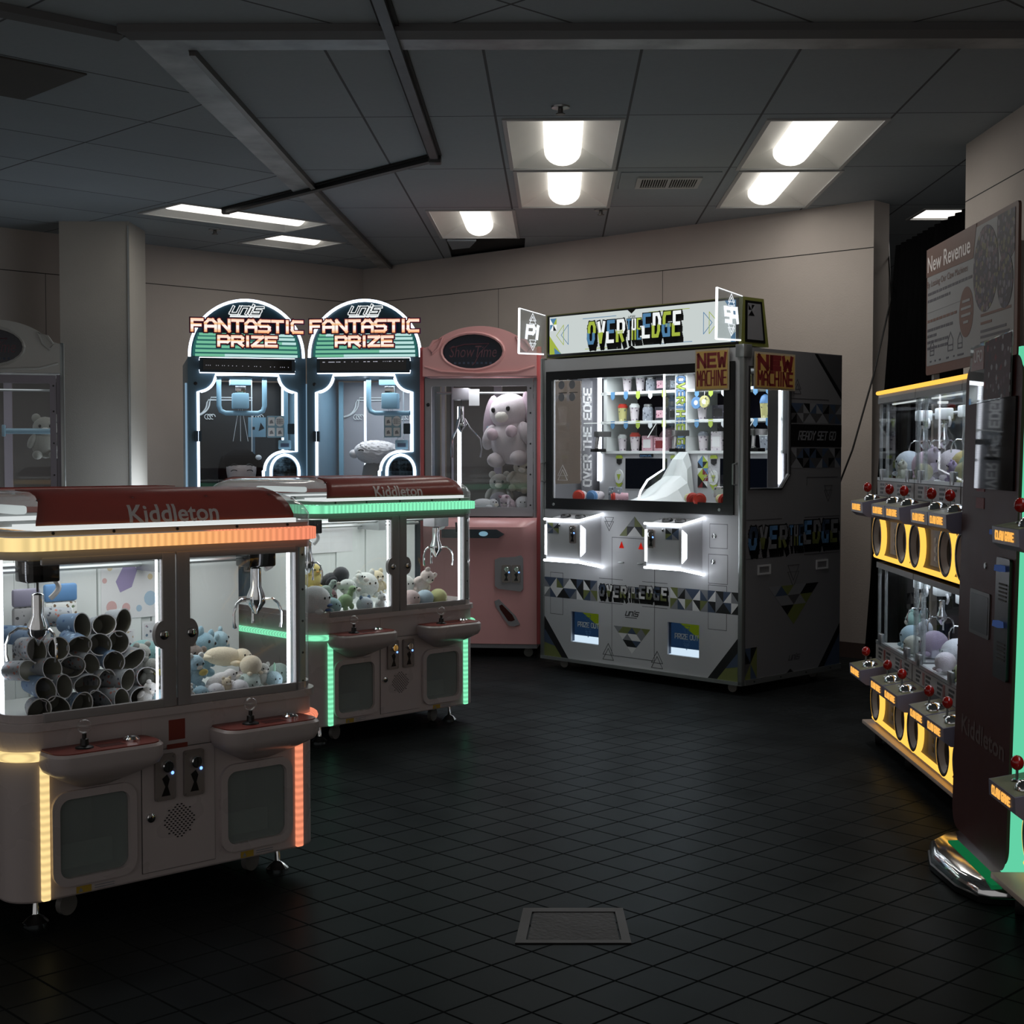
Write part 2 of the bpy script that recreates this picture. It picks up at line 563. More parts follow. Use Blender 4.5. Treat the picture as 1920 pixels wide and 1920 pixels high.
# block letters as strokes in a unit box
G = {
    'A': [[(0, 0), (0, .7), (.3, 1), (.7, 1), (1, .7), (1, 0)], [(0, .4), (1, .4)]],
    'B': [[(0, 0), (0, 1), (.8, 1), (1, .8), (.8, .52), (0, .52)], [(.8, .52), (1, .3), (.8, 0), (0, 0)]],
    'C': [[(1, 1), (.15, 1), (0, .8), (0, .2), (.15, 0), (1, 0)]],
    'D': [[(0, 0), (0, 1), (.75, 1), (1, .75), (1, .25), (.75, 0), (0, 0)]],
    'E': [[(1, 1), (0, 1), (0, 0), (1, 0)], [(0, .5), (.85, .5)]],
    'F': [[(1, 1), (0, 1), (0, 0)], [(0, .5), (.8, .5)]],
    'G': [[(1, 1), (.15, 1), (0, .8), (0, .2), (.15, 0), (1, 0), (1, .45), (.55, .45)]],
    'H': [[(0, 0), (0, 1)], [(1, 0), (1, 1)], [(0, .5), (1, .5)]],
    'I': [[(.5, 0), (.5, 1)]],
    'K': [[(0, 0), (0, 1)], [(1, 1), (.1, .5), (1, 0)]],
    'L': [[(0, 1), (0, 0), (1, 0)]],
    'M': [[(0, 0), (0, 1), (.5, .45), (1, 1), (1, 0)]],
    'N': [[(0, 0), (0, 1), (1, 0), (1, 1)]],
    'O': [[(.2, 0), (0, .2), (0, .8), (.2, 1), (.8, 1), (1, .8), (1, .2), (.8, 0), (.2, 0)]],
    'P': [[(0, 0), (0, 1), (.85, 1), (1, .85), (1, .55), (.85, .4), (0, .4)]],
    'R': [[(0, 0), (0, 1), (.85, 1), (1, .85), (1, .58), (.85, .45), (0, .45)], [(.5, .45), (1, 0)]],
    'S': [[(1, 1), (.15, 1), (0, .85), (0, .62), (.15, .5), (.85, .5), (1, .38), (1, .15), (.85, 0), (0, 0)]],
    'T': [[(0, 1), (1, 1)], [(.5, 1), (.5, 0)]],
    'U': [[(0, 1), (0, .2), (.2, 0), (.8, 0), (1, .2), (1, 1)]],
    'V': [[(0, 1), (.5, 0), (1, 1)]],
    'W': [[(0, 1), (.2, 0), (.5, .6), (.8, 0), (1, 1)]],
    'Y': [[(0, 1), (.5, .5), (1, 1)], [(.5, .5), (.5, 0)]],
    'Z': [[(0, 1), (1, 1), (0, 0), (1, 0)]],
    '1': [[(.2, .8), (.5, 1), (.5, 0)]],
    '2': [[(0, 1), (1, 1), (1, .5), (0, .5), (0, 0), (1, 0)]],
    'u': [[(0, 1), (0, 0), (1, 0), (1, 1)]], 'n': [[(0, 0), (0, 1), (1, 1), (1, 0)]],
    'i': [[(.5, 0), (.5, .8)], [(.5, 1.15), (.5, 1.3)]], 's': [[(1.1, 1), (0, 1), (0, .5), (1, .5), (1, 0), (-.1, 0)]],
}


def layout(s, a0, a1, b0, b1, gap=0.25, narrow='I1i', shear=0.0):
    """strokes of a word fitted into a box: one list of polylines per letter"""
    ws = [0.0 if c == ' ' else (0.3 if c in narrow else 1.0) for c in s]
    tot = sum(w if c != ' ' else 0.5 for c, w in zip(s, ws)) + gap * (len(s) - 1)
    k = (a1 - a0) / tot
    x, out = a0, []
    for c, w in zip(s, ws):
        if c == ' ':
            x += (0.5 + gap) * k
            continue
        ww = w * k
        out.append([[(x + p[0] * ww + shear * (p[1] - .5) * (b1 - b0), b0 + p[1] * (b1 - b0)) for p in pl] for pl in G[c]])
        x += ww + gap * k
    return out


class MB:
    def __init__(s):
        s.bm = bmesh.new()

    def face(s, pts, m=0):
        try:
            f = s.bm.faces.new([s.bm.verts.new(p) for p in pts])
            f.material_index = m
            return f
        except ValueError:
            return None

    def box(s, x0, x1, y0, y1, z0, z1, m=0, bev=0.0, seg=2):
        vs = [s.bm.verts.new((x, y, z)) for x in (x0, x1) for y in (y0, y1) for z in (z0, z1)]
        fs = []
        for q in ((0, 1, 3, 2), (4, 6, 7, 5), (0, 4, 5, 1), (2, 3, 7, 6), (0, 2, 6, 4), (1, 5, 7, 3)):
            f = s.bm.faces.new([vs[i] for i in q])
            f.material_index = m
            fs.append(f)
        if bev:
            es = list({e for f in fs for e in f.edges})
            r = bmesh.ops.bevel(s.bm, geom=es, offset=bev, segments=seg, affect='EDGES', profile=0.5)
            for f in r['faces']:
                f.material_index = m
        return s

    def plate(s, outer, mp, d0, d1, m=0, holes=(), side=None):
        loops = [list(outer)] + [list(h) for h in holes]
        flat = [p for lp in loops for p in lp]
        tris = tessellate_polygon([[Vector((p[0], p[1], 0)) for p in lp] for lp in loops])
        va = [s.bm.verts.new(mp(p[0], p[1], d0)) for p in flat]
        vb = [s.bm.verts.new(mp(p[0], p[1], d1)) for p in flat] if d1 != d0 else None
        for t in tris:
            if len(set(t)) < 3:
                continue
            for vv in ((va, vb) if vb else (va,)):
                try:
                    s.bm.faces.new([vv[i] for i in t]).material_index = m
                except ValueError:
                    pass
        if vb:
            k = 0
            for lp in loops:
                n = len(lp)
                for i in range(n):
                    j = (i + 1) % n
                    try:
                        s.bm.faces.new([va[k + i], va[k + j], vb[k + j], vb[k + i]]).material_index = m if side is None else side
                    except ValueError:
                        pass
                k += n
        return s

    def loft(s, rings, m=0, closed=True, cap=(True, True)):
        vs = [[s.bm.verts.new(p) for p in r] for r in rings]
        n = len(rings[0])
        for a, b in zip(vs, vs[1:]):
            for i in range(n if closed else n - 1):
                j = (i + 1) % n
                try:
                    s.bm.faces.new([a[i], a[j], b[j], b[i]]).material_index = m
                except ValueError:
                    pass
        for c, r in ((cap[0], vs[0]), (cap[1], vs[-1])):
            if c and closed:
                try:
                    s.bm.faces.new(r).material_index = m
                except ValueError:
                    pass
        return s

    def tube(s, pts, r, m=0, seg=8, closed=False):
        P = [Vector(p) for p in pts]
        n = len(P)
        rings = []
        up = None
        for i in range(n):
            if closed:
                t = (P[(i + 1) % n] - P[i - 1]).normalized()
            else:
                t = (P[min(i + 1, n - 1)] - P[max(i - 1, 0)]).normalized()
            if up is None:
                up = Vector((0, 0, 1)) if abs(t.z) < 0.9 else Vector((1, 0, 0))
            sd = t.cross(up)
            if sd.length < 1e-4:
                sd = t.cross(Vector((0.3, 1, 0.2)))
            sd.normalize()
            up = sd.cross(t).normalized()
            rr = r[i] if isinstance(r, (list, tuple)) else r
            rings.append([P[i] + rr * (math.cos(2 * math.pi * k / seg) * sd + math.sin(2 * math.pi * k / seg) * up) for k in range(seg)])
        if closed:
            rings.append(rings[0])
            return s.loft(rings, m, True, (False, False))
        return s.loft(rings, m)

    def cyl(s, p0, p1, r0, r1=None, m=0, seg=16):
        return s.tube([p0, p1], [r0, r0 if r1 is None else r1], m, seg)

    def lathe(s, prof, c=(0, 0, 0), axis='z', m=0, seg=20, cap=(True, True)):
        rings = []
        for r, h in prof:
            ring = []
            for k in range(seg):
                a = 2 * math.pi * k / seg
                u, v = r * math.cos(a), r * math.sin(a)
                q = {'z': (u, v, h), 'y': (u, h, v), 'x': (h, u, v)}[axis]
                ring.append((c[0] + q[0], c[1] + q[1], c[2] + q[2]))
            rings.append(ring)
        return s.loft(rings, m, True, cap)

    def ell(s, c, r, m=0, u=14, v=9, rot=None):
        mt = Matrix.Translation(c) @ (rot.to_4x4() if rot else Matrix()) @ Matrix.Diagonal((*r, 1))
        q = bmesh.ops.create_uvsphere(s.bm, u_segments=u, v_segments=v, radius=1, matrix=mt)
        for vt in q['verts']:
            for f in vt.link_faces:
                f.material_index = m
        return s

    def strokes(s, polys, w, mp, d0, d1, m=0, cap=0.5):
        for pl in polys:
            for (a, b) in zip(pl, pl[1:]):
                dx, dy = b[0] - a[0], b[1] - a[1]
                L = math.hypot(dx, dy)
                if L < 1e-6:
                    continue
                ux, uy = dx / L, dy / L
                e = w * cap
                a2 = (a[0] - ux * e, a[1] - uy * e)
                b2 = (b[0] + ux * e, b[1] + uy * e)
                nx, ny = -uy * w / 2, ux * w / 2
                s.plate([(a2[0] - nx, a2[1] - ny), (b2[0] - nx, b2[1] - ny), (b2[0] + nx, b2[1] + ny), (a2[0] + nx, a2[1] + ny)], mp, d0, d1, m)
        return s

    def word(s, txt, a0, a1, b0, b1, w, mp, d0, d1, m=0, gap=0.3, shear=0.0):
        for ltr in layout(txt, a0, a1, b0, b1, gap, shear=shear):
            s.strokes(ltr, w, mp, d0, d1, m)
        return s

    def text(s, txt, a, b, w, h, mp, d, m=0, bold=0.0, shear=0.0):
        """font lettering with its lower left corner at a, b; w None keeps the proportions"""
        vs, fs, asp = font_mesh(txt, bold, shear)
        if w is None:
            w = h * asp
        nv = [s.bm.verts.new(mp(a + x * w, b + y * h, d)) for x, y in vs]
        for f in fs:
            try:
                s.bm.faces.new([nv[i] for i in f]).material_index = m
            except ValueError:
                pass
        return s

    def build(s, name, mats, parent=None, loc=(0, 0, 0), rot=(0, 0, 0), ang=38, recalc=True):
        if recalc:
            bmesh.ops.recalc_face_normals(s.bm, faces=s.bm.faces[:])
        me = bpy.data.meshes.new(name)
        s.bm.to_mesh(me)
        s.bm.free()
        if isinstance(mats, str):
            mats = [mats]
        for k in mats:
            me.materials.append(M[k] if isinstance(k, str) else k)
        if len(me.polygons):
            me.polygons.foreach_set('use_smooth', [True] * len(me.polygons))
            me.set_sharp_from_angle(angle=R(ang))
        o = bpy.data.objects.new(name, me)
        C.objects.link(o)
        o.location = loc
        o.rotation_euler = rot
        if parent is not None:
            o.parent = parent
        return o


def tag(o, label, cat, group=None, kind=None):
    o['label'] = label
    o['category'] = cat
    if group:
        o['group'] = group
    if kind:
        o['kind'] = kind
    return o


def thing(name, label, cat, loc=(0, 0, 0), rotz=0.0, group=None):
    o = bpy.data.objects.new(name, None)
    o.empty_display_size = 0.1
    C.objects.link(o)
    o.location = loc
    o.rotation_euler = (0, 0, rotz)
    return tag(o, label, cat, group)


def struct(name, mb, mats, label, cat):
    return tag(mb.build(name, mats), label, cat, None, 'structure')


def lab(o, label):
    o['label'] = label
    return o


def copy_tree(o, parent=None):
    c = o.copy()
    C.objects.link(c)
    if parent is not None:
        c.parent = parent
        c.matrix_parent_inverse = o.matrix_parent_inverse.copy()
    for ch in list(o.children):
        copy_tree(ch, c)
    return c


def area(name, parent, loc, sx, sy, power, col=(1, 1, 1), rot=(0, 0, 0)):
    d = bpy.data.lights.new(name, 'AREA')
    d.shape = 'RECTANGLE'
    d.size, d.size_y = sx, sy
    d.energy = power
    d.color = col
    o = bpy.data.objects.new(name, d)
    C.objects.link(o)
    o.location = loc
    o.rotation_euler = rot
    if parent is not None:
        o.parent = parent
    return o


# ---------------------------------------------------------------- the room
U2 = (math.cos(R(44.2)), math.sin(R(44.2)))
V2 = (-U2[1], U2[0])


def uv(u, v):
    return (u * U2[0] + v * V2[0], u * U2[1] + v * V2[1])


def rot_rect(cx, cy, w, d, a):
    c, s = math.cos(a), math.sin(a)
    return [(cx + x * c - y * s, cy + x * s + y * c) for x, y in ((-w / 2, -d / 2), (w / 2, -d / 2), (w / 2, d / 2), (-w / 2, d / 2))]


TROFFERS = [  # cx, cy, width, length, yaw, label
    (0.27, 7.64, 0.60, 1.23, R(-1.8), 'long ceiling light of the centre pair nearest to the viewer'),
    (0.325, 8.90, 0.60, 1.23, R(-1.8), 'ceiling light of the centre pair, farther one, left of the air vent'),
    (1.56, 7.64, 0.60, 1.23, R(-1.8), 'ceiling light of the right pair nearest to the viewer'),
    (1.625, 8.90, 0.60, 1.23, R(-1.8), 'ceiling light of the right pair, farther one, right of the air vent'),
    (-0.26, 10.22, 0.60, 1.23, R(-1.8), 'ceiling light beside the missing ceiling board near the back wall'),
    (-1.90, 9.94, 0.56, 1.20, R(-46.5), 'long slanting ceiling light at the left, under the end of the black raceway'),
    (-1.69, 11.06, 0.58, 0.60, R(-45.8), 'short square ceiling light at the left near the back corner'),
    (3.03, 9.78, 0.60, 0.44, R(0), 'ceiling light glimpsed above the black curtain'),
]
HOLE = [(-0.50, 10.86), (0.10, 10.86), (0.10, 11.48), (-0.50, 12.0)]


def build_room():
    b = MB()
    b.plate([(-9, -1), (6.6, -1), (6.6, 15), (-9, 15)], TP(0), -0.1, 0.0)
    struct('floor', b, 'floor_tile', 'black square-tiled floor laid on the diagonal', 'floor')
    holes = [rot_rect(*t[:5]) for t in TROFFERS]
    b = MB()
    b.plate([(-1.38, 5.72), (6.6, 5.72), (6.6, 15), (-1.0, 15)], TP(CEIL), 0, 0.02, 0, [holes[i] for i in (0, 1, 2, 3, 4, 7)] + [HOLE])
    b.box(-0.56, 0.16, 10.8, 12.1, CEIL + 0.021, CEIL + 0.3, 1)
    struct('ceiling', b, ['ceiling_square', 'hole_black'], 'suspended ceiling of large grey boards above the back of the room', 'ceiling')
    b = MB()
    b.plate([(-9, -1), (6.6, -1), (6.6, 5.72), (-1.38, 5.72), (-1.0, 15), (-9, 15)], TP(CEIL), 0, 0.02, 0, [holes[5], holes[6]])
    struct('ceiling', b, 'ceiling_diagonal', 'ceiling boards laid on the diagonal at the left and above the viewer', 'ceiling')
    b = MB()
    b.plate([(-1.48, 5.62), (-1.30, 5.81), (-1.212, 8.88), (-1.04, 12.7), (-1.14, 12.7), (-1.345, 8.97)], TP(CEIL), -0.014, -0.001)
    b.plate([(-1.30, 5.83), (-1.275, 5.83), (-1.18, 8.88), (-1.02, 12.7), (-1.04, 12.7), (-1.212, 8.88)], TP(CEIL), -0.03, -0.001, 1)
    struct('trim_1', b, ['strip_metal', 'alu_dark'], 'worn grey metal strip running back across the ceiling', 'trim')
    b = MB()
    b.plate([(-1.48, 5.62), (6.6, 5.56), (6.6, 5.75), (-1.30, 5.81)], TP(CEIL), -0.014, -0.001)
    b.plate([(-1.5, 5.50), (6.6, 5.44), (6.6, 5.555), (-1.48, 5.615)], TP(CEIL), -0.03, -0.001, 1)  # dark plate: the shadow line in the gap beside the strip, as colour
    p = (-1.48, 5.56)
    q = (p[0] - 3 * U2[0], p[1] - 3 * U2[1] + 0.25)
    b.plate([p, (p[0] - .05, p[1] + 0.07), (q[0] - .05, q[1] + .07), q], TP(CEIL), -0.03, -0.001, 1)
    struct('trim_2', b, ['strip_metal', 'joint_shade'], 'wide grey metal strip across the ceiling, painted shadow line along one edge', 'trim')
    # walls: face polygons from above, extruded up
    cx, cy = -1.308, 12.66
    dl = (-0.7135, -0.7007)
    nl = (0.7007, -0.7135)

    def wall(name, p, d, L, n, mats, label, seam=True):
        q = (p[0] + d[0] * L, p[1] + d[1] * L)
        b = MB()
        b.plate([p, q, (q[0] - n[0] * .2, q[1] - n[1] * .2), (p[0] - n[0] * .2, p[1] - n[1] * .2)], TP(0), 0, CEIL)
        if seam:
            o = [(x + n[0] * .0006, y + n[1] * .0006) for x, y in (p, q)]
            b.loft([[(*o[0], 2.656), (*o[1], 2.656)], [(*o[0], 2.662), (*o[1], 2.662)]], 1, False)
            for k in (0.33, 0.66):
                e = (p[0] + d[0] * L * k + n[0] * .0006, p[1] + d[1] * L * k + n[1] * .0006)
                b.loft([[(e[0], e[1], 0.1), (e[0], e[1], 2.656)], [(e[0] + d[0] * .004, e[1] + d[1] * .004, 0.1), (e[0] + d[0] * .004, e[1] + d[1] * .004, 2.656)]], 1, False)
        struct(name, b, mats, label, 'wall')
        b = MB()
        o = [(x + n[0] * .012, y + n[1] * .012) for x, y in (p, q)]
        b.plate([p, q, o[1], o[0]], TP(0), 0.0, 0.10)
        struct(name.replace('wall', 'baseboard'), b, 'baseboard', 'dark skirting along the foot of the ' + label, 'baseboard')

    wall('wall_left', (cx, cy), dl, 9.0, nl, ['wall_board', 'joint_dark'], 'cream wall on the left behind the arched machines')
    dr = Vector((2.322 - cx, 9.249 - cy))
    L = dr.length
    dr.normalize()
    wall('wall_back', (cx, cy), (dr.x, dr.y), L, (dr.y, -dr.x), ['wall_board', 'joint_dark'], 'cream back wall behind the large white machine')
    wall('wall_right', (2.392, 7.61), (0, -1), 8.6, (-1, 0), ['wall_board', 'joint_dark'], 'cream wall at the right behind the poster')
    b = MB()
    b.box(1.0, 6.6, 14.4, 14.6, 0, CEIL)
    b.box(6.4, 6.6, 7, 14.4, 0, CEIL)
    struct('wall_far', b, 'wall_dim', 'dim wall of the space beyond the curtain', 'wall')
    b = MB()
    b.plate(rot_rect(-2.926, 10.31, 0.489, 0.455, R(0.5)), TP(0), 0, CEIL)
    b.box(-2.692, -2.681, 10.075, 10.09, 0.0, 2.93, 1)
    struct('wall_pillar', b, ['column_paint', 'alu'], 'square cream pillar with a metal corner guard at the left', 'pillar')

    # ceiling lights
    for cx, cy, w, L, a, label in TROFFERS:
        t = thing('ceiling_light', label, 'ceiling light', (cx, cy, CEIL), a, 'recessed ceiling lights')
        b = MB()
        h, l2 = w / 2, L / 2
        b.plate([(-h, -l2), (h, -l2), (h, l2), (-h, l2)], TP(0), -0.008, 0.004, 0, [[(-h + .022, -l2 + .022), (h - .022, -l2 + .022), (h - .022, l2 - .022), (-h + .022, l2 - .022)]])
        b.build('frame', 'vent_white', t)
        b = MB()
        i, j = h - .022, l2 - .022
        lw = min(0.105, w * .19)
        b.loft([[(-i, -j, 0), (i, -j, 0), (i, j, 0), (-i, j, 0)], [(-lw - .01, -j + .10, .09), (lw + .01, -j + .10, .09), (lw + .01, j - .10, .09), (-lw - .01, j - .10, .09)]], 0, True, (False, True))
        b.build('reflector', 'troffer_white', t)
        b = MB()
        rings = []
        for y, k in ((-j + .04, .55), (-j + .06, 1), (j - .06, 1), (j - .04, .55)):
            rings.append([(lw * math.cos(R(x)), y, .085 - .085 * k * math.sin(R(x))) for x in range(0, 181, 15)])
        b.loft(rings, 0, True)
        if L < .5:
            b.bm.clear()
            b.box(-i, i, -j, j, .004, .010)
        b.build('lens', 'lens', t)
        area('lamp', t, (0, 0, -.002), lw * 1.7, L - .16, TROFFER_W * L / 1.23, (1, .97, .92))

    # air vent
    t = thing('air_vent', 'white twin-grille air vent in the ceiling between the light pairs', 'vent', (0.93, 8.58, CEIL), R(-1.8))
    b = MB()
    b.box(-.29, .29, -.25, .25, -.006, 0.002)
    b.build('panel', 'ceiling_square', t)
    b = MB()
    b.plate([(-.19, -.13), (.19, -.13), (.19, .20), (-.19, .20)], TP(0), -.016, -.006, 0, [[(-.165, -.09), (-.008, -.09), (-.008, .16), (-.165, .16)], [(.008, -.09), (.165, -.09), (.165, .16), (.008, .16)]])
    b.build('frame', 'vent_white', t)
    b = MB()
    for x0 in (-.165, .008):
        for k in range(11):
            b.box(x0 + k * .0145, x0 + k * .0145 + .005, -.09, .16, -.014, -.007)
    b.build('slats', 'vent_white', t)
    b = MB()
    b.box(-.166, .166, -.091, .161, -.0066, -.0061)
    b.build('duct', 'hole_black', t)
    # sprinklers
    for x, y, l in ((0.228, 6.79, 'sprinkler head on the ceiling just above the near centre light'), (-2.15, 10.43, 'sprinkler head on the ceiling near the pillar at the left'), (0.592, 9.60, 'sprinkler head on the ceiling behind the centre lights')):
        t = thing('sprinkler', l, 'sprinkler', (x, y, CEIL), 0, 'ceiling sprinklers')
        MB().lathe([(.045, 0), (.043, -.008), (.02, -.012)], m=0).build('rose', 'steel', t)
        MB().lathe([(.012, -.011), (.012, -.03), (.022, -.034), (.022, -.038)], m=0).build('head', 'alu_dark', t)
    # raceway
    t = thing('cable_raceway', 'black cable raceway bent across the ceiling boards', 'raceway', (0, 0, CEIL))
    pts = [(-0.56, 0.5), (-0.421, 7.867), (-1.888, 9.545)]
    for (x0, y0), (x1, y1), nm in ((pts[0], pts[1], 'long_run'), (pts[1], pts[2], 'short_run')):
        d = Vector((x1 - x0, y1 - y0)).normalized()
        n = Vector((-d.y, d.x)) * .022
        q = [(x0 + n.x, y0 + n.y), (x1 + n.x, y1 + n.y), (x1 - n.x, y1 - n.y), (x0 - n.x, y0 - n.y)]
        MB().plate(q, TP(0), -.036, -.012).build(nm, 'raceway', t)
        b = MB()
        n2 = n * 1.7
        q = [(x0 + n2.x, y0 + n2.y), (x1 + n2.x, y1 + n2.y), (x1 - n2.x, y1 - n2.y), (x0 - n2.x, y0 - n2.y)]
        b.plate(q, TP(0), -.012, -.001).build('back_plate', 'joint_dark', t)
    MB().box(-.455, -.385, 7.83, 7.905, -.05, -.001, 0, .008).build('elbow', 'raceway', t)
    MB().box(-1.92, -1.87, 9.52, 9.57, -.040, -.001, 0, .006).build('end_box', 'alu_dark', t)
    # odd boards
    q = uv(2.72, 6.02)
    b = MB()
    b.plate(rot_rect(q[0], q[1], .60, .60, R(44.2)), TP(CEIL), -.008, -.001)
    tag(b.build('ceiling_panel', 'dark_panel'), 'dark stained square panel in the ceiling at the far left', 'panel')
    b = MB()
    b.plate([(-0.49, 10.87), (-0.27, 10.87), (-0.33, 11.22), (-0.47, 11.32)], TP(CEIL), -.02, -.004)
    tag(b.build('ceiling_board', 'ceiling_square'), 'broken ceiling board hanging at the edge of the dark hole', 'board')
    # floor hatch
    t = thing('floor_hatch', 'square metal hatch set into the tiled floor', 'hatch', (0.173, 3.975, 0), 0)
    b = MB()
    b.plate([(-.165, -.15), (.15, -.15), (.15, .15), (-.14, .15)], TP(0), 0.0005, 0.004, 0, [[(-.135, -.125), (.125, -.125), (.125, .115), (-.115, .115)]])
    b.build('frame', 'drain_frame', t)
    b = MB()
    b.plate([(-.13, -.12), (.12, -.12), (.12, .11), (-.11, .11)], TP(0), 0.0005, 0.0025)
    b.build('cover', 'drain', t)
    # curtain
    b = MB()
    rows = []
    N = 70
    for z in (0.03, 0.5, 1.2, 2.0, 2.66):
        row = []
        k = 1 - z / 2.66
        for i in range(N + 1):
            s_ = i / N
            w = 0.035 * math.sin(s_ * 2 * math.pi * 13 + 0.6 * math.sin(9 * s_)) * (0.5 + 0.8 * k)
            row.append((2.47 + w - 0.16 * k * s_ * s_, 7.64 + 1.58 * s_ + 0.012 * math.sin(7 * z), z))
        rows.append(row)
    b.loft(rows, 0, False)
    o = b.build('curtain', 'curtain_black', ang=80, recalc=False)
    sm = o.modifiers.new('thickness', 'SOLIDIFY')
    sm.thickness = 0.008
    tag(o, 'floor-length black curtain hanging in the opening beside the back wall', 'curtain')
    # cord
    b = MB()
    b.tube([(2.50, 9.62, 2.955), (2.46, 9.40, 2.62), (2.385, 9.06, 2.30), (2.26, 8.98, 1.82), (2.12, 8.92, 1.36), (2.04, 8.90, 1.16), (1.93, 8.90, 0.9), (1.80, 8.95, 0.4), (1.72, 9.0, 0.01)], .006, 0, 6)
    tag(b.build('power_cord', 'cord'), 'thin black cord hanging from the ceiling down behind the large white machine', 'cord')


build_room()


# ---------------------------------------------------------------- shared machine fittings
def claw(parent, x, y, ztop, drop, k=1.0, arms='curved', carriage='white_inside', a0=20, spring=True):
    """a claw hanging from its carriage: carriage and claw are parts, fingers sub-parts"""
    b = MB()
    b.box(x - .055 * k, x + .055 * k, y - .05 * k, y + .05 * k, ztop - .075 * k, ztop, 0, .006)
    b.build('claw_carriage', carriage, parent)
    z = ztop - .075 * k - drop
    b = MB()
    b.cyl((x, y, ztop - .075 * k), (x, y, z + .02), .004 * k, m=1, seg=6)
    b.lathe([(.012, .02), (.02, .015), (.02, -.05), (.016, -.055), (.016, -.075), (.034, -.085), (.034, -.11), (.018, -.135), (.006, -.15)], (x, y, z), m=0, seg=14) if k == 1 else \
        b.lathe([(.012 * k, .02 * k), (.02 * k, .015 * k), (.02 * k, -.05 * k), (.034 * k, -.085 * k), (.034 * k, -.11 * k), (.006 * k, -.15 * k)], (x, y, z), m=0, seg=14)
    o = b.build('claw', ['chrome', 'black'], parent)
    for j in range(3):
        a = R(a0 + 120 * j)
        c, s = math.cos(a), math.sin(a)
        if arms == 'curved':
            pr = [(.03, -.095), (.062, -.092), (.086, -.108), (.098, -.14), (.098, -.175), (.094, -.195)]
        else:
            pr = [(.02, -.06), (.055, -.12), (.12, -.19), (.13, -.26), (.12, -.31)]
        f = MB().tube([(x + r * k * c, y + r * k * s, z + h * k) for r, h in pr], [.005 * k] * (len(pr) - 1) + [.007 * k], 0, 6)
        f.build('finger', 'chrome', o)
    if spring:
        pts = []
        for i in range(40):
            t = i / 39
            pts.append((x + .05 * k + .03 * k * math.sin(3.1 * t), y + .02 * k, ztop - .06 * k - t * drop * 1.3))
        MB().tube(pts, .009 * k, 0, 6).build('hose', 'paper_white', parent)
    return o


def caster(parent, x, y, r=.032, w=.02, top=.09, rot=0.3):
    b = MB()
    c, s = math.cos(rot), math.sin(rot)
    b.cyl((x - s * w / 2, y + c * w / 2, r), (x + s * w / 2, y - c * w / 2, r), r, m=0, seg=18)
    b.cyl((x, y, r * 1.7), (x, y, top), .012, m=1, seg=8)
    b.box(x - .016, x + .016, y - .022, y + .022, r * 1.9, r * 2.1, 1)
    return b.build('caster', ['caster_wheel', 'steel'], parent)


def foot(parent, x, y, top=.095):
    b = MB()
    b.lathe([(.036, 0), (.036, .006), (.022, .020), (.012, .026), (.009, .03), (.009, top)], (x, y, 0), m=0, seg=16)
    return b.build('foot', 'chrome', parent)


def coin_slot(parent, x, z, y, w=.066, h=.136, name='coin_slot'):
    b = MB()
    b.plate(rrect(x - w / 2, x + w / 2, z - h / 2, z + h / 2, .008), F(y), 0, .010)
    for sx in (-1, 1):
        for sz in (-1, 1):
            b.lathe([(.004, -.0105), (.003, -.013)], (x + sx * w * .4, y, z + sz * h * .44), 'y', seg=8)
    o = b.build(name, 'coin_metal', parent)
    b = MB()
    b.lathe([(.0175, -.010), (.0175, -.018), (.015, -.020)], (x + w * .08, y, z + h * .24), 'y', 0)
    b.plate([(x + w * .06, z + h * .14), (x + w * .10, z + h * .14), (x + w * .10, z + h * .34), (x + w * .06, z + h * .34)], F(y), .0201, .0206, 1)
    b.build('slot', ['chrome', 'black'], o)
    b = MB()
    b.plate([(x - .012, z - h * .02), (x + .004, z + h * .06), (x + .012, z - h * .05), (x + .006, z - h * .2), (x + .014, z - h * .4), (x - .014, z - h * .4), (x - .002, z - h * .2)], F(y), .010, .0112)
    b.build('return', 'black', o)
    b = MB().ell((x + w * .33, y - .011, z + h * .08), (.005, .003, .005), 0, 8, 6)
    b.build('indicator', 'dot_blue', o)
    return o


def lock(parent, x, z, y, r=.011):
    b = MB()
    b.lathe([(r, 0), (r, -.008), (r * .7, -.010)], (x, y, z), 'y', 0, 14)
    b.plate([(x - .0016, z - .006), (x + .0016, z - .006), (x + .0016, z + .006), (x - .0016, z + .006)], F(y), .0101, .0106, 1)
    return b.build('lock', ['chrome', 'black'], parent)


def outline(b, pts, r, mp, d, m=0, closed=True, seg=6):
    b.tube([mp(p[0], p[1], d) for p in pts], r, m, seg, closed)
    return b


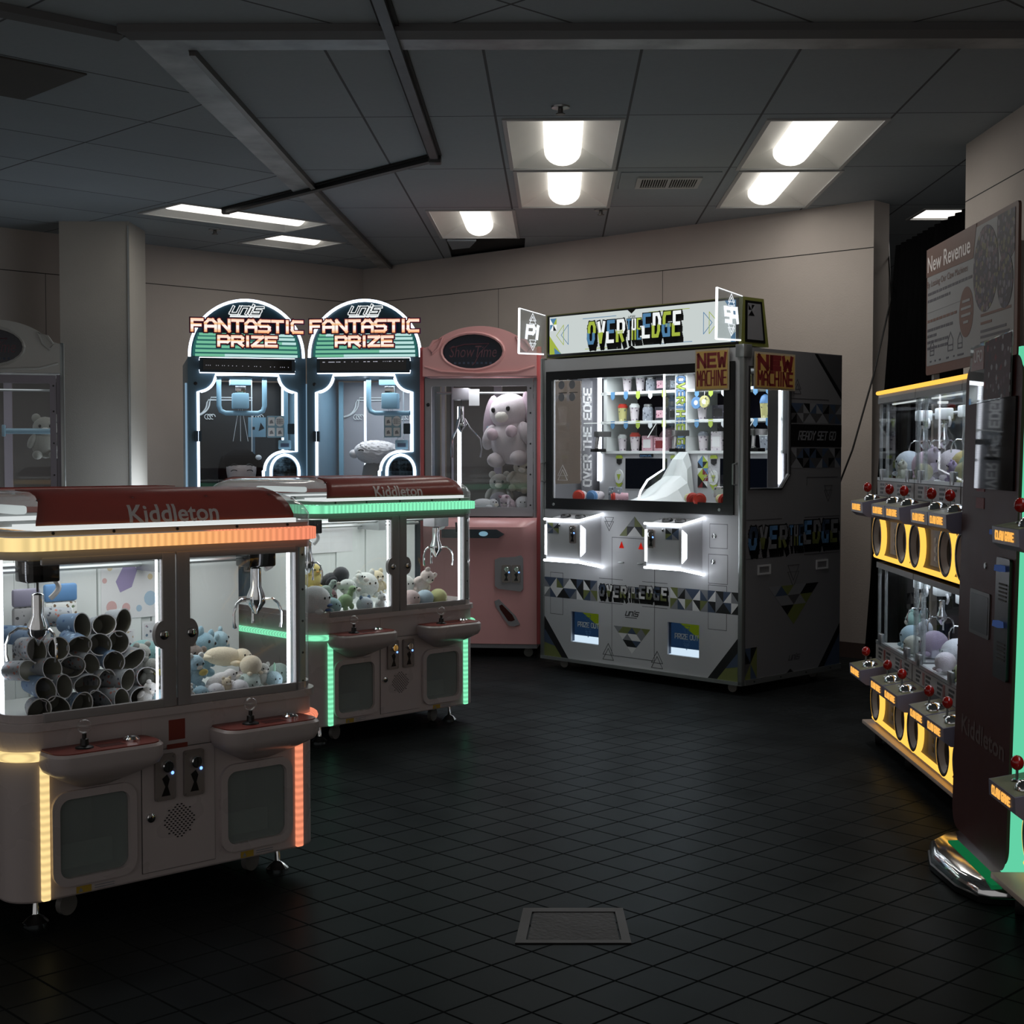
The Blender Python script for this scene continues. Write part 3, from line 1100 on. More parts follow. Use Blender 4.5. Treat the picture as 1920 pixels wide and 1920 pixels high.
# ---------------------------------------------------------------- soft toys
def plush(label, loc, s, col, kind='bear', yaw=0.0, tilt=0.0, roll=0.0, col2=None, group=None, name='plush_toy', cat='soft toy', low=False, extras=()):
    """a soft toy about 2*s tall: body with head and limbs, and ears, muzzle and eyes of their own"""
    u, v = (10, 7) if low else (14, 9)
    m1 = plush_mat(col)
    m2 = plush_mat(col2 or col)
    b = MB()
    ear, eyes, muz, spot = None, True, None, None
    if kind in ('bear', 'bunny', 'cat', 'cow', 'penguin', 'chick'):
        b.ell((0, 0, -.15 * s), (.62 * s, .52 * s, .62 * s), 0, u, v)
        b.ell((0, -.06 * s, .58 * s), (.55 * s, .48 * s, .48 * s), 0, u, v)
        for sx in (-1, 1):
            b.ell((sx * .34 * s, -.30 * s, -.62 * s), (.22 * s, .32 * s, .2 * s), 0, u, v)
            if kind in ('penguin', 'chick'):
                b.ell((sx * .60 * s, 0, -.05 * s), (.12 * s, .25 * s, .38 * s), 0, u, v)
            else:
                b.ell((sx * .55 * s, -.22 * s, -.02 * s), (.18 * s, .2 * s, .34 * s), 0, u, v, Matrix.Rotation(R(sx * -25), 3, 'Y'))
        head = (0, -.06 * s, .58 * s)
    elif kind == 'seal':       # lying on its belly, head to the right
        b.ell((-.25 * s, 0, 0), (.95 * s, .48 * s, .45 * s), 0, u + 4, v)
        b.ell((.62 * s, -.05 * s, -.02 * s), (.48 * s, .46 * s, .44 * s), 0, u, v)
        b.ell((-1.05 * s, 0, -.08 * s), (.32 * s, .36 * s, .16 * s), 0, u, v)
        b.ell((.2 * s, -.48 * s, -.25 * s), (.3 * s, .2 * s, .14 * s), 0, u, v)
        head = (.66 * s, -.08 * s, 0)
    elif kind == 'dino':       # four-legged with a long neck up to the right
        b.ell((0, 0, 0), (.7 * s, .5 * s, .5 * s), 0, u, v)
        b.ell((.55 * s, -.1 * s, .42 * s), (.24 * s, .24 * s, .42 * s), 0, u, v, Matrix.Rotation(R(25), 3, 'Y'))
        b.ell((.80 * s, -.15 * s, .72 * s), (.34 * s, .28 * s, .26 * s), 0, u, v)
        b.tube([(-.5 * s, 0, 0), (-.85 * s, .0, -.05 * s), (-1.1 * s, 0, .12 * s)], [.34 * s, .2 * s, .06 * s], 0, 10)
        for x in (-.35, .35):
            b.ell((x * s, -.25 * s, -.48 * s), (.2 * s, .2 * s, .26 * s), 0, u, v)
        head = (.86 * s, -.2 * s, .74 * s)
    else:                      # ball
        b.ell((0, 0, 0), (.9 * s, .85 * s, .82 * s), 0, u + 2, v + 2)
        for sx in (-1, 1):
            b.ell((sx * .5 * s, -.62 * s, -.55 * s), (.2 * s, .26 * s, .16 * s), 0, u, v)
        head = (0, -.35 * s, .1 * s)
    rot = (tilt, roll, yaw)
    o = b.build(name, [m1], None, loc, rot, 60)
    tag(o, label, cat, group)
    hx, hy, hz = head
    if kind in ('bear', 'cat', 'cow', 'bunny', 'ball_ears'):
        for sx in (-1, 1):
            b = MB()
            if kind == 'bunny':
                b.ell((hx + sx * .62 * s, hy + .05 * s, hz - .12 * s), (.20 * s, .16 * s, .62 * s), 0, u, v, Matrix.Rotation(R(sx * -14), 3, 'Y'))
            elif kind == 'ball_ears':
                b.ell((sx * .5 * s, -.05 * s, .72 * s), (.22 * s, .12 * s, .26 * s), 0, u, v)
            else:
                b.ell((hx + sx * .38 * s, hy, hz + .42 * s), (.2 * s, .12 * s, .2 * s if kind == 'bear' else .28 * s), 0, u, v)
            b.build('ear', [m2], o)
    if kind in ('bear', 'cow', 'bunny', 'seal', 'dino'):
        dx = .2 * s if kind in ('seal', 'dino') else 0
        MB().ell((hx + dx, hy - .36 * s, hz - .12 * s), (.22 * s, .16 * s, .16 * s), 0, u, v).build('muzzle', [plush_mat('#e8e4da')], o)
    if kind in ('penguin', 'chick'):
        MB().ell((0, -.52 * s, .5 * s), (.12 * s, .16 * s, .07 * s), 0, 10, 6).build('beak', [plush_mat('#d8a24a')], o)
        if kind == 'penguin':
            MB().ell((0, -.16 * s, -.12 * s), (.48 * s, .42 * s, .5 * s), 0, u, v).build('belly', [m2], o)
    if kind != 'plain':
        ex, ey, ez, d = {'seal': (.06, -.36, .12, .13), 'dino': (0, -.26, .05, .12)}.get(kind, (.0, -.44, .06, .22))
        if kind in ('ball', 'ball_ears'):
            ey, ez = -.46, .08
        for sx in (-1, 1):
            MB().ell((hx + (ex + sx * d) * s, hy + ey * s, hz + ez * s), (.06 * s, .045 * s, .075 * s), 0, 8, 6).build('eye', 'black_gloss', o)
    for nm, c, r, mt in extras:
        MB().ell(tuple(x * s for x in c), tuple(x * s for x in r), 0, 12, 8).build(nm, [M[mt] if mt in M else plush_mat(mt)], o)
    return o


def local_to_world(org, deg, x, y, z):
    c, s = math.cos(R(deg)), math.sin(R(deg))
    return (org[0] + x * c - y * s, org[1] + x * s + y * c, z)


# ---------------------------------------------------------------- the two low double claw machines
def duo_machine(label, loc, deg, strip, strip_all_round=False, stickers=True):
    t = thing('double_claw_machine', label, 'claw machine', loc, R(deg), 'low double claw machines with red canopies')
    HW, D, r = .50, .93, .085
    fx = HW - r            # half width of the flat front
    fp = rrect(-HW, HW, 0, D, r, 8)

    # lower body: front sheet with two prize openings, wrapped sides, top and bottom
    openings = [rrect(-.375, -.165, .142, .365, .03), rrect(.155, .365, .142, .365, .03)]
    b = MB()
    b.plate([(-fx, .09), (fx, .09), (fx, .575), (-fx, .575)], F(0.012), 0, .012, 0, openings)
    n = 9
    side = [fp[(i) % len(fp)] for i in range(0, len(fp))]
    k0 = [i for i, p in enumerate(fp) if abs(p[0] - fx) < 1e-6 and abs(p[1]) < 1e-6][0]
    path = [fp[(k0 + i) % len(fp)] for i in range(len(fp))]
    k1 = [i for i, p in enumerate(path) if abs(p[0] + fx) < 1e-6 and abs(p[1]) < 1e-6][0]
    path = path[:k1 + 1]
    b.loft([[(x, y, z) for x, y in path] for z in (.09, .575)], 0, False)
    b.plate(fp, TP(.09), 0, .004)
    b.plate(fp, TP(.571), 0, .004)
    b.build('body', 'shell_white', t)
    b = MB()
    fp2 = rrect(-HW - .012, HW + .012, -.012, D + .012, r + .012, 8)
    b.plate(fp2, TP(.565), 0, .022, 0, [rrect(-HW + .03, HW - .03, .03, D - .03, r - .03, 8)])
    b.plate(rrect(-HW + .004, HW - .004, .004, D - .004, r - .004, 8), TP(.587), 0, .022, 0, [rrect(-HW + .012, HW - .012, .012, D - .012, r - .012, 8)])
    b.build('ledge', 'shell_white', t)

    for cx in (-.27, .26):
        x0, x1 = (-.375, -.165) if cx < 0 else (.155, .365)
        b = MB()
        b.plate(rrect(x0 - .022, x1 + .022, .120, .387, .045), F(0), 0, .012, 0, [rrect(x0, x1, .142, .365, .03)])
        o = b.build('prize_door', 'shell_white', t)
        b = MB()
        b.plate(rrect(x0 + .001, x1 - .001, .143, .364, .03), F(.004), 0, .003)
        b.build('flap', 'flap_clear', o)
        b = MB()
        P = (.014, .24)
        rc = [(x0 - .004, .138), (x1 + .004, .138), (x1 + .004, .37), (x0 - .004, .37)]
        b.loft([[(x, P[0], z) for x, z in rc], [(x, P[1], z) for x, z in rc]], 0, True, (False, True))
        b.box(x0, x1, .1, .112, .138, .21)
        b.build('chute', 'white_inside', o)
        # warning label under it
        b = MB()
        b.plate([(x0 + .05, .062 + .031), (x0 + .095, .093), (x0 + .095, .112), (x0 + .05, .112)], F(0), 0, .0012, 0)
        b.plate([(x0 + .056, .096), (x0 + .070, .096), (x0 + .063, .109)], F(0), .0012, .0016, 1)
        for q in range(2):
            b.box(x0 + .105, x0 + .165, -.001, 0, .098 + q * .007, .1005 + q * .007, 1)
        b.build('warning_label', ['yellow_label', 'ink_mid'], t)
        # control shelf
        rings = []
        for z, inx, iny in ((.395, .12, .02), (.43, .05, .09), (.455, .01, .125), (.475, 0, .132), (.505, .0, .132), (.512, .006, .126)):
            rr_ = rrect(cx - .168 + inx, cx + .168 - inx, -iny, .02, .05, 5)
            rings.append([(x, min(y, 0.004), z) for x, y in rr_])
        o = MB().loft(rings).build('control_shelf', 'shell_white', t)
        b = MB()
        b.plate([(x, min(y, 0)) for x, y in rrect(cx - .158, cx + .158, -.122, .02, .045, 5)], TP(.512), 0, .003)
        b.build('panel', 'red_panel', o)
        b = MB()
        jx, jy = cx - .055, -.062
        b.lathe([(.026, .515), (.024, .519), (.012, .523), (.011, .54), (.006, .542), (.006, .555)], (jx, jy, 0), m=0, seg=14)
        j = b.build('joystick', 'black', o)
        MB().ell((jx, jy, .575), (.021, .021, .021), 0, 16, 10).build('knob', 'acrylic', j)
        b = MB()
        b.lathe([(.024, .515), (.024, .521), (.018, .526), (.017, .523)], (cx + .09, -.055, 0), m=0, seg=18)
        b.build('button', 'chrome', o)
        b = MB()
        b.plate([(cx - .02, -.09), (cx + .055, -.09), (cx + .055, -.05), (cx - .02, -.05)], TP(.515), 0, .0006)
        b.build('instruction_print', 'dark_red', o)
        for sx in (-.15, .15):
            MB().lathe([(.006, -.10), (.004, -.1035)], (cx + sx, 0.0, .485), 'y', seg=8).build('bolt', 'alu_dark', o)

    # coin door
    b = MB()
    b.plate([(-.122, .11), (.115, .11), (.115, .463), (-.122, .463)], F(0), 0, .0035)
    o = b.build('coin_door', 'shell_white', t)
    b = MB()
    for p in ([(-.124, .108), (.117, .108), (.117, .465), (-.124, .465)],):
        b.plate(p, F(0), .0, .0012)
    b.build('seam', 'alu_dark', o)
    coin_slot(o, -.052, .383, -.0035)
    coin_slot(o, .042, .383, -.0035)
    lock(o, -.098, .27, -.0035, .013)
    b = MB()
    for i in range(-7, 8):
        for j in range(-7, 8):
            if (i + j) % 2 == 0 and i * i + j * j <= 50:
                x, z = -.003 + i * .0068, .247 + j * .0068
                b.plate([(x - .0032, z - .002), (x + .0032, z - .002), (x + .0032, z + .002), (x - .0032, z + .002)], F(0), .0037, .004)
    b.build('speaker_grille', 'black', o)
    b = MB()
    b.plate([(-.122, .47), (.115, .47), (.115, .57), (-.122, .57)], F(0), 0, .002)
    b.build('hatch', 'shell_white', t)
    b = MB()
    if stickers:
        b.plate([(-.035, .487), (.018, .487), (.018, .547), (-.035, .547)], F(0), .002, .003)
        b.plate([(-.042, .462), (.025, .462), (.025, .476), (-.042, .476)], F(0), .0036, .0042)
        b.build('sticker', 'red_panel', t)

    # light strips: ring under the canopy, corner bands, front verticals
    lo, li = rrect(-HW - .022, HW + .022, -.022, D + .022, r + .022, 8), rrect(-HW + .01, HW - .01, .01, D - .01, r - .01, 8)
    b = MB()
    b.plate(lo, TP(1.06), 0, .036, 0, [li])
    b.build('light_ring', strip, t)
    b = MB()
    for sx in (-1, 1):
        cur = [(sx * fx + sx * (r + .012) * math.sin(R(a)), r - (r + .012) * math.cos(R(a))) for a in range(0, 91, 9)] + [(sx * (HW + .012), y) for y in (.3, .6, D - r)]
        b.tube([(x, y, .497) for x, y in cur], .014, 0, 10)
    b.build('light_band', strip, t)
    for sx in (-1, 1):
        b = MB()
        b.box(sx * fx - .0125, sx * fx + .0125, -.012, .004, .092, .497, 0, .005)
        b.build('light_strip', strip + '_upright', t)

    # upper frame and glazed doors
    b = MB()
    b.plate(fp, TP(1.10), 0, .014, 0, [rrect(-HW + .05, HW - .05, .05, D - .05, r - .03, 8)])
    b.plate(fp, TP(1.035), 0, .024, 0, [rrect(-HW + .02, HW - .02, .02, D - .02, r - .02, 8)])
    for x in (-.38, -.2, 0, .2, .38):
        b.lathe([(.005, -.001), (.004, -.003)], (x, 0, 1.107), 'y', 1, 8)
    b.build('top_frame', ['shell_grey', 'black'], t)
    b = MB()
    b.box(-.42, .42, .012, D - .012, 1.113, 1.127, 0)
    b.build('canopy_lamp', 'canopy_glow', t)
    for nm, xa, xb in (('left', -.413, -.010), ('right', -.004, .415)):
        b = MB()
        st = .042
        b.box(xa, xb, -.004, .012, .587, .612, 0, .002)
        b.box(xa, xb, -.004, .012, 1.020, 1.040, 0, .002)
        if nm == 'left':
            b.box(xb - st, xb, -.006, .014, .587, 1.04, 0, .003)
            lx = xb - st
            bump = arc(lx + .002, .80, .028, .042, 90, 270, 10)
        else:
            b.box(xa, xa + st, -.006, .014, .587, 1.04, 0, .003)
            b.box(xb - .008, xb, -.004, .012, .587, 1.04, 0)
            lx = xa + st
            bump = arc(lx - .002, .80, .028, .042, -90, 90, 10)
        b.plate(bump, F(.012), 0, .018)
        o = b.build('glass_door', 'shell_grey', t)
        lock(o, lx, .80, -.006, .014)
        b = MB()
        b.plate([(xa + .006, .60), (xb - .006, .60), (xb - .006, 1.03), (xa + .006, 1.03)], F(.006), 0, 0)
        b.build('pane', 'glass_wavy', o)
    # corner and side panes, posts, inner lights
    for sx in (-1, 1):
        b = MB()
        cur = [(sx * (fx + (r - .004) * math.sin(R(a))), r - (r - .004) * math.cos(R(a))) for a in range(0, 91, 9)]
        b.loft([[(x, y, z) for x, y in cur] for z in (.587, 1.04)], 0, False)
        b.build('corner_pane', 'glass_corner' if sx > 0 else 'glass_clear', t)
        b = MB()
        b.loft([[(sx * (HW - .006), y, z) for y in (r, D - r)] for z in (.587, 1.04)], 0, False)
        b.build('side_pane', 'glass_clear', t)
        if sx < 0:
            continue
        b = MB()
        x = sx * (fx + .020)
        b.box(x - .022, x + .022, .018, .036, .587, 1.04, 0)
        b.box(x - .003, x + .003, .012, .018, .587, 1.04, 0)
        for z in (.61, .70, .80, .90, 1.01):
            b.lathe([(.004, -.0), (.003, -.002)], (x + sx * .012, .018, z), 'y', 1, 8)
        b.build('corner_post', ['alu', 'black'], t)
    for nm, x, y, w in (('a', .398, .022, .0045), ('b', -.462, .16, .005), ('c', -.058, .018, .0025)):
        b = MB()
        b.box(x - w, x + w, y, y + .006, .59, 1.035)
        b.build('led_strip', 'led_white', t)
    # inside: floor, middle partition, rails, claws
    b = MB()
    b.plate(rrect(-HW + .02, HW - .02, .02, D - .02, r - .02, 8), TP(.577), 0, .005)
    b.build('bin_floor', 'white_inside', t)
    b = MB()
    xs = [-.485, -.30, -.255, -.235, -.03, .12, .155, .30, .485]
    for i, (x0, x1) in enumerate(zip(xs, xs[1:])):
        b.box(x0 + .002, x1 - .002, .455 + (.006 if i % 2 else 0), .475, .58, 1.035)
    b.build('partition', 'white_inside', t)
    b = MB()
    b.cyl((-.47, .42, .975), (.47, .42, .975), .008, m=0, seg=8)
    b.cyl((-.47, .30, 1.0), (.47, .30, 1.0), .008, m=0, seg=8)
    b.box(-.24, -.20, .40, .45, .955, .995)
    b.box(.10, .14, .28, .45, .955, 1.03)
    b.build('claw_rail', 'alu', t)
    if stickers:
        b = MB()
        b.plate([(-.02, .80), (.175, .80), (.175, 1.0), (-.02, 1.0)], F(.4545), 0, .001, 0)
        b.plate([(.045, .885), (.085, .90), (.105, .955), (.09, .972), (.055, .965), (.03, .92)], F(.4545), .001, .0016, 1)
        for x, z, q, m in ((.01, .965, .009, 4), (.13, .975, .010, 2), (-.008, .925, .008, 3), (.015, .84, .018, 3), (.065, .835, .014, 3), (.15, .93, .009, 4), (.15, .86, .022, 2), (.035, .985, .004, 1), (.11, .83, .01, 2)):
            b.plate(arc(x, z, q, q * 1.1, 0, 350, 12), F(.4545), .001, .0016, m)
        b.build('picture_sheet', ['paper_white', 'pale_lilac', 'pale_blue', 'pale_rose', 'pale_sand'], t)
        for q, (x, z) in enumerate(((-.01, .70), (.045, .69), (.12, .71))):
            b = MB()
            b.plate([(x, z), (x + .05, z), (x + .05, z + .075), (x, z + .075)], F(.4545), 0, .001, 0)
            b.plate([(x + .006, z + .02), (x + .044, z + .02), (x + .044, z + .068), (x + .006, z + .068)], F(.4545), .001, .0014, 1)
            b.build('picture_card', ['paper_white', 'sticker_print'], t)
    else:
        b = MB()
        b.plate([(-.19, .845), (.07, .845), (.07, 1.0), (-.19, 1.0)], F(.4545), 0, .001, 0)
        for i in range(3):
            b.box(-.15, .03, .4530, .4534, .89 + i * .03, .893 + i * .03, 1)
        b.build('picture_sheet', ['paper_white', 'ink_white'], t)
    claw(t, -.365 if stickers else -.43, .14, 1.03, .05, .88, 'curved', 'black_gloss', 40)
    claw(t, .365, .16, 1.035, .02, .88, 'curved', 'black_gloss' if stickers else 'grey_frame', 65)
    # canopy: clear shell with rounded ends, red sheet along front and back
    prof = [(0.0, 1.116), (0.0, 1.140), (.012, 1.165), (.035, 1.188), (.07, 1.204), (.12, 1.214)]
    b = MB()
    b.loft([[(x, y, z) for x, y in rrect(-HW + q, HW - q, q, D - q, r, 8)] for q, z in prof], 0, True, (False, True))
    b.build('canopy', 'canopy_clear', t)
    for sgn in (0, 1):
        b = MB()
        rows = []
        for q, z in [(-.001, 1.129), (-.002, 1.140)] + [(q - .004, z + .004) for q, z in prof[2:]]:
            e = max(0, (z - 1.15)) * .5
            y = q if not sgn else D - q
            rows.append([(-.43 + e, y, z), (-.40 + e, y, z), (0, y, z), (.36 - e, y, z), (.40 - e, y, z)])
        rows.append([(-.36, .30 if not sgn else D - .30, 1.219), (-.33, .30 if not sgn else D - .30, 1.219), (0, .30 if not sgn else D - .30, 1.219), (.30, .30 if not sgn else D - .30, 1.219), (.34, .30 if not sgn else D - .30, 1.219)])
        b.loft(rows, 0, False)
        o = b.build('canopy_sheet', 'red_canopy', t, recalc=False)
        sm = o.modifiers.new('thickness', 'SOLIDIFY')
        sm.thickness = .003
        sm.offset = 1
        for x in (-.40, -.12, .12, .34):
            y = .045 if not sgn else D - .045
            MB().ell((x, y, 1.196), (.008, .008, .005), 0, 10, 6).build('rivet', 'alu', t)
    b = MB()
    # lettering follows the curved front sheet

    def on_canopy(a, c, d=0):
        z = 1.128 + c * .052
        pp = [(-.004, 1.116), (-.004, 1.14), (.006, 1.169), (.028, 1.192)]
        for (q0, z0), (q1, z1) in zip(pp, pp[1:]):
            if z <= z1:
                f_ = (z - z0) / (z1 - z0)
                return (a, q0 + (q1 - q0) * f_ - .004, z)
        return (a, .028, z)

    b.text('Kiddleton', -.155, 0, .29, 1, lambda a, c, d=0: (a, 0, c), 0, 0, .02)
    for k in range(1, 8):
        bmesh.ops.bisect_plane(b.bm, geom=b.bm.verts[:] + b.bm.edges[:] + b.bm.faces[:], plane_co=(0, 0, k / 8), plane_no=(0, 0, 1))
    for vt in b.bm.verts:
        vt.co = on_canopy(vt.co.x, vt.co.z)
    b.build('lettering', 'ink_grey', t)
    b = MB()
    for y in (.20, D - .20):
        b.box(-.47, .47, y - .02, y + .02, 1.12, 1.135)
    b.build('canopy_rail', 'alu', t)
    for x in (-.35, .35):
        MB().box(x - .02, x + .02, .28, D - .28, 1.150, 1.175, 0, .008).build('canopy_glint', 'led_gap', t)  # glowing bars added in place of lights reflected on the clear canopy ends
    area('canopy_light', t, (0, .25, 1.045), .85, .3, 1.6, (.93, .98, 1))
    for x, y in ((-.40, .10), (.40, .10), (-.40, .83), (.40, .83)):
        foot(t, x, y)
    for x, y in ((-.30, .12), (.33, .15), (-.30, .80), (.33, .80)):
        caster(t, x, y)
    return t


A_ORG, A_DEG = (-.9804, 4.1877, 0), 42.0
B_ORG, B_DEG = (-.5302, 6.7638, 0), 44.2
duo_machine('nearest low double claw machine with red canopy and yellow to orange light strips', A_ORG, A_DEG, 'led_warm')
duo_machine('low double claw machine with red canopy and green light strips, behind the nearest one', B_ORG, B_DEG, 'led_green', stickers=False)


def in_a(x, y, z):
    return local_to_world(A_ORG, A_DEG, x, y, z)


def in_b(x, y, z):
    return local_to_world(B_ORG, B_DEG, x, y, z)


# open printed cups lying in a heap, mouths towards the window
def cup_mesh(pr, sq):
    b = MB()
    ro = .0335 + .08 * (sq - .15) * .03
    ri, L = ro - .0018, .10
    n = 20

    def ring(rad, y, w=1.0):
        return [(rad * math.cos(2 * math.pi * k / n) * (1 + sq * w), y, rad * math.sin(2 * math.pi * k / n) * (1 - sq * w) + sq * w * .006 * math.cos(4 * math.pi * k / n)) for k in range(n)]

    b.loft([ring(ro * .82, L, .3), ring(ro, 0), ], 0, True, (True, False))
    b.loft([ring(ro, 0), ring(ro * 1.03, -.001), ring(ri, 0)], 1, True, (False, False))
    b.loft([ring(ri, 0), ring(ri * .8, L - .004, .3)], 2, True, (False, True))
    return b, [pr, 'paper_white', 'cup_inside']


prints = ['cup_print', 'cup_print', 'cup_blue', 'cup_floral', 'cup_print', 'cup_floral']
ROWS = (('bottom', 6, .0), ('second', 6, .0), ('third', 6, .0), ('fourth', 5, .0), ('top', 3, .0))
ORD = ('leftmost', 'second from left', 'third from left', 'fourth from left', 'fifth from left', 'sixth from left')
rc = random.Random(4)
for i, (row, n, _) in enumerate(ROWS):
    for j in range(n):
        x = -.408 + .0635 * (j + (3 if row == 'top' else 0)) + (i % 2) * .032
        b, ms = cup_mesh(prints[(2 * i + j) % 6], rc.uniform(.02, .30))
        o = b.build('printed_cup', ms, None, in_a(x, .05 + .028 * i + rc.uniform(-.012, .012), .6135 + .0525 * i), (R(rc.uniform(-9, 9)), R(rc.uniform(-80, 80)), R(A_DEG + rc.uniform(-18, 30))), 50)
        pos = ORD[j] if j < n - 1 else 'rightmost'
        tag(o, 'open printed cup in the near machine heap, %s row, %s' % (row, pos), 'cup', 'printed cups heaped in the near claw machine')
for x, y, z, pr, yw, pos in ((-.195, .30, .835, 'cup_print', 75, 'black and white printed cup lying crosswise on top of the cup heap'), (-.300, .33, .785, 'cup_blue', 62, 'blue cup lying crosswise at the back of the cup heap, centre'), (-.42, .33, .785, 'cup_blue', 100, 'blue cup lying crosswise at the back of the cup heap, left')):
    b, ms = cup_mesh(pr, .05)
    tag(b.build('printed_cup', ms, None, in_a(x, y, z), (R(6), 0, R(A_DEG + yw)), 50), pos, 'cup', 'printed cups heaped in the near claw machine')
# packs behind the left claw
for x, y, w, h, z, pr, top, l in ((-.18, .40, .105, .24, .81, 'pack_print', 'ink_blue', 'white speckled pack with a pale blue top hanging behind the cup heap'), (-.305, .36, .085, .25, .80, 'pack_dark', 'purple_grey', 'grey patterned pack with a lilac top at the left behind the claw')):
    t = thing('prize_pack', l, 'pack', in_a(x, y, 0), R(A_DEG), 'tall packs in the near claw machine')
    b = MB()
    b.box(-w / 2, w / 2, -.012, .012, z - h / 2, z + h / 2 - .055, 0, .009)
    b.build('bag', pr, t)
    b = MB()
    b.box(-w / 2, w / 2, -.011, .011, z + h / 2 - .054, z + h / 2, 0, .008)
    b.build('header', top, t)

NEAR = 'soft toys in the near claw machine'
ya = R(A_DEG)
plush('grey bear toy beside the cup heap in the near machine', in_a(-.025, .21, .69), .061, '#a9aca6', 'bear', ya + .3, .3, 0, group=NEAR)
plush('teal round toy at the back of the near machine, behind the grey bear', in_a(.045, .30, .695), .065, '#6f9a9a', 'ball', ya, 0, 0, group=NEAR)
plush('grey bear toy wearing a yellow badge, left of the near machine door post', in_a(-.022, .125, .660), .053, '#8f928c', 'bear', ya - .2, .1, 0, group=NEAR, extras=(('badge', (.3, -.62, .35), (.34, .08, .2), '#c9c26a'),))
plush('white plush toy low against the window right of the cups', in_a(-.070, .065, .617), .040, '#d8d8d4', 'bear', ya, .3, .4, group=NEAR)
plush('small pale blue flower toy at the foot of the near machine door post', in_a(-.032, .05, .606), .031, '#a9c6cf', 'ball', ya, 0, 0, group=NEAR, extras=(('petal', (0, -.9, .2), (.3, .2, .3), '#e4ecec'),))
plush('large cream seal toy lying on top of the right heap in the near machine', in_a(.262, .155, .690), .068, '#e2d7bd', 'seal', ya - .15, 0, .12, group=NEAR)
plush('cream round toy leaning on the cream seal in the near machine', in_a(.292, .075, .668), .039, '#ddd3bc', 'plain', ya, 0, 0, group=NEAR)
plush('blue cat toy standing behind the seal in the near machine', in_a(.215, .25, .685), .073, '#86a9b8', 'cat', ya + .4, 0, .3, group=NEAR)
plush('dark teal round toy at the back of the right heap in the near machine', in_a(.165, .34, .690), .065, '#6d9298', 'ball', ya, 0, 0, group=NEAR)
plush('pale blue toy at the very back of the near machine, behind the seal', in_a(.325, .32, .690), .061, '#9dbbc6', 'bear', ya + .8, 0, -.4, group=NEAR)
plush('grey-brown bear toy right of the near machine door post', in_a(.155, .22, .675), .057, '#7d736d', 'bear', ya, .2, .5, group=NEAR)
plush('pale blue bear toy wearing a yellow badge in the right half of the near machine', in_a(.105, .10, .660), .054, '#9dbccb', 'bear', ya + .2, .15, 0, '#dfe3e2', group=NEAR, extras=(('badge', (.25, -.55, .15), (.34, .1, .2), '#d3c070'),))
plush('white speckled seal toy sprawling below the cream seal', in_a(.195, .085, .634), .050, '#d9d8d8', 'seal', ya + .15, 0, -.25, group=NEAR)
plush('white swirl-patterned ball toy low in the window, left one', in_a(.150, .045, .606), .031, 'plush_swirl', 'plain', ya, 0, 0, group=NEAR)
plush('white swirl-patterned ball toy low in the window, right one', in_a(.232, .045, .606), .033, 'plush_swirl', 'plain', ya, 0, 0, group=NEAR)
plush('small cream bear toy squeezed between the two swirl balls', in_a(.192, .055, .612), .029, '#d8ccb4', 'bear', ya, 0, 0, group=NEAR)
plush('mint and white toy right of the swirl balls in the near machine', in_a(.282, .07, .616), .040, '#c4d5d0', 'ball_ears', ya, .2, -.5, group=NEAR)
plush('silver-grey toy in a shiny bag near the right light strip', in_a(.335, .085, .628), .040, '#b5b7b0', 'bear', ya, 0, .2, group=NEAR)
plush('pale blue toy with a mint stalk at the right end of the near machine', in_a(.372, .075, .614), .035, '#a3c0c8', 'ball', ya, 0, 0, group=NEAR, extras=(('stalk', (.1, -.1, 1.1), (.12, .12, .5), '#a8d6bd'),))
plush('grey-green toy half hidden behind the right light strip', in_a(.428, .13, .622), .042, '#8fa39a', 'ball', ya, 0, 0, group=NEAR)
plush('small blue toy with a light belt low beside the door post', in_a(.098, .045, .606), .028, '#8fb0c0', 'ball', ya, 0, 0, group=NEAR)
plush('small white toy low at the right of the door post', in_a(.055, .045, .606), .029, '#dcdcd8', 'bear', ya, 0, 0, group=NEAR)

FAR = 'soft toys in the green-lit claw machine'
yb = R(B_DEG)
plush('yellow chick toy at the left of the green-lit machine', in_b(-.315, .26, .743), .067, '#d6c572', 'chick', yb, 0, 0, group=FAR)
plush('black and white penguin toy lying on top of the green-lit heap', in_b(-.225, .23, .730), .083, '#34363a', 'penguin', yb + .9, .9, 0, '#d9dbd8', group=FAR)
plush('white dinosaur toy with grey-green spots in the green-lit machine', in_b(-.195, .15, .703), .074, 'plush_spots', 'dino', yb + .2, 0, .2, 'plush_spots', group=FAR)
plush('pale turtle toy with raised head beside the spotted dinosaur', in_b(-.34, .13, .696), .051, '#b9cdc2', 'dino', yb, 0, 0, group=FAR)
plush('large white ghost toy with a blue belly mark at the left window edge', in_b(-.432, .085, .660), .083, '#dfe4e6', 'ball', yb + .3, 0, 0, group=FAR, extras=(('mark', (.25, -.75, -.25), (.3, .14, .09), '#3a5f96'), ('mark', (.2, -.72, -.5), (.25, .12, .08), '#3a5f96')))
plush('green dinosaur toy sitting in front in the green-lit machine', in_b(-.265, .08, .646), .062, '#a5c796', 'dino', yb + .2, 0, -.2, group=FAR)
plush('mint and blue striped toy between the ghost and the green dinosaur', in_b(-.350, .065, .630), .048, '#a9cfd2', 'ball', yb, 0, .4, group=FAR)
plush('dusky pink toy deep behind the green dinosaur', in_b(-.295, .18, .658), .056, '#9a7276', 'ball', yb, 0, 0, group=FAR)
plush('big white round toy in the middle of the green-lit heap', in_b(-.055, .20, .698), .078, '#dfe4de', 'ball_ears', yb, 0, 0, group=FAR)
plush('cream bear toy behind the door post of the green-lit machine', in_b(.055, .25, .688), .070, '#ddd2b2', 'bear', yb, 0, 0, group=FAR)
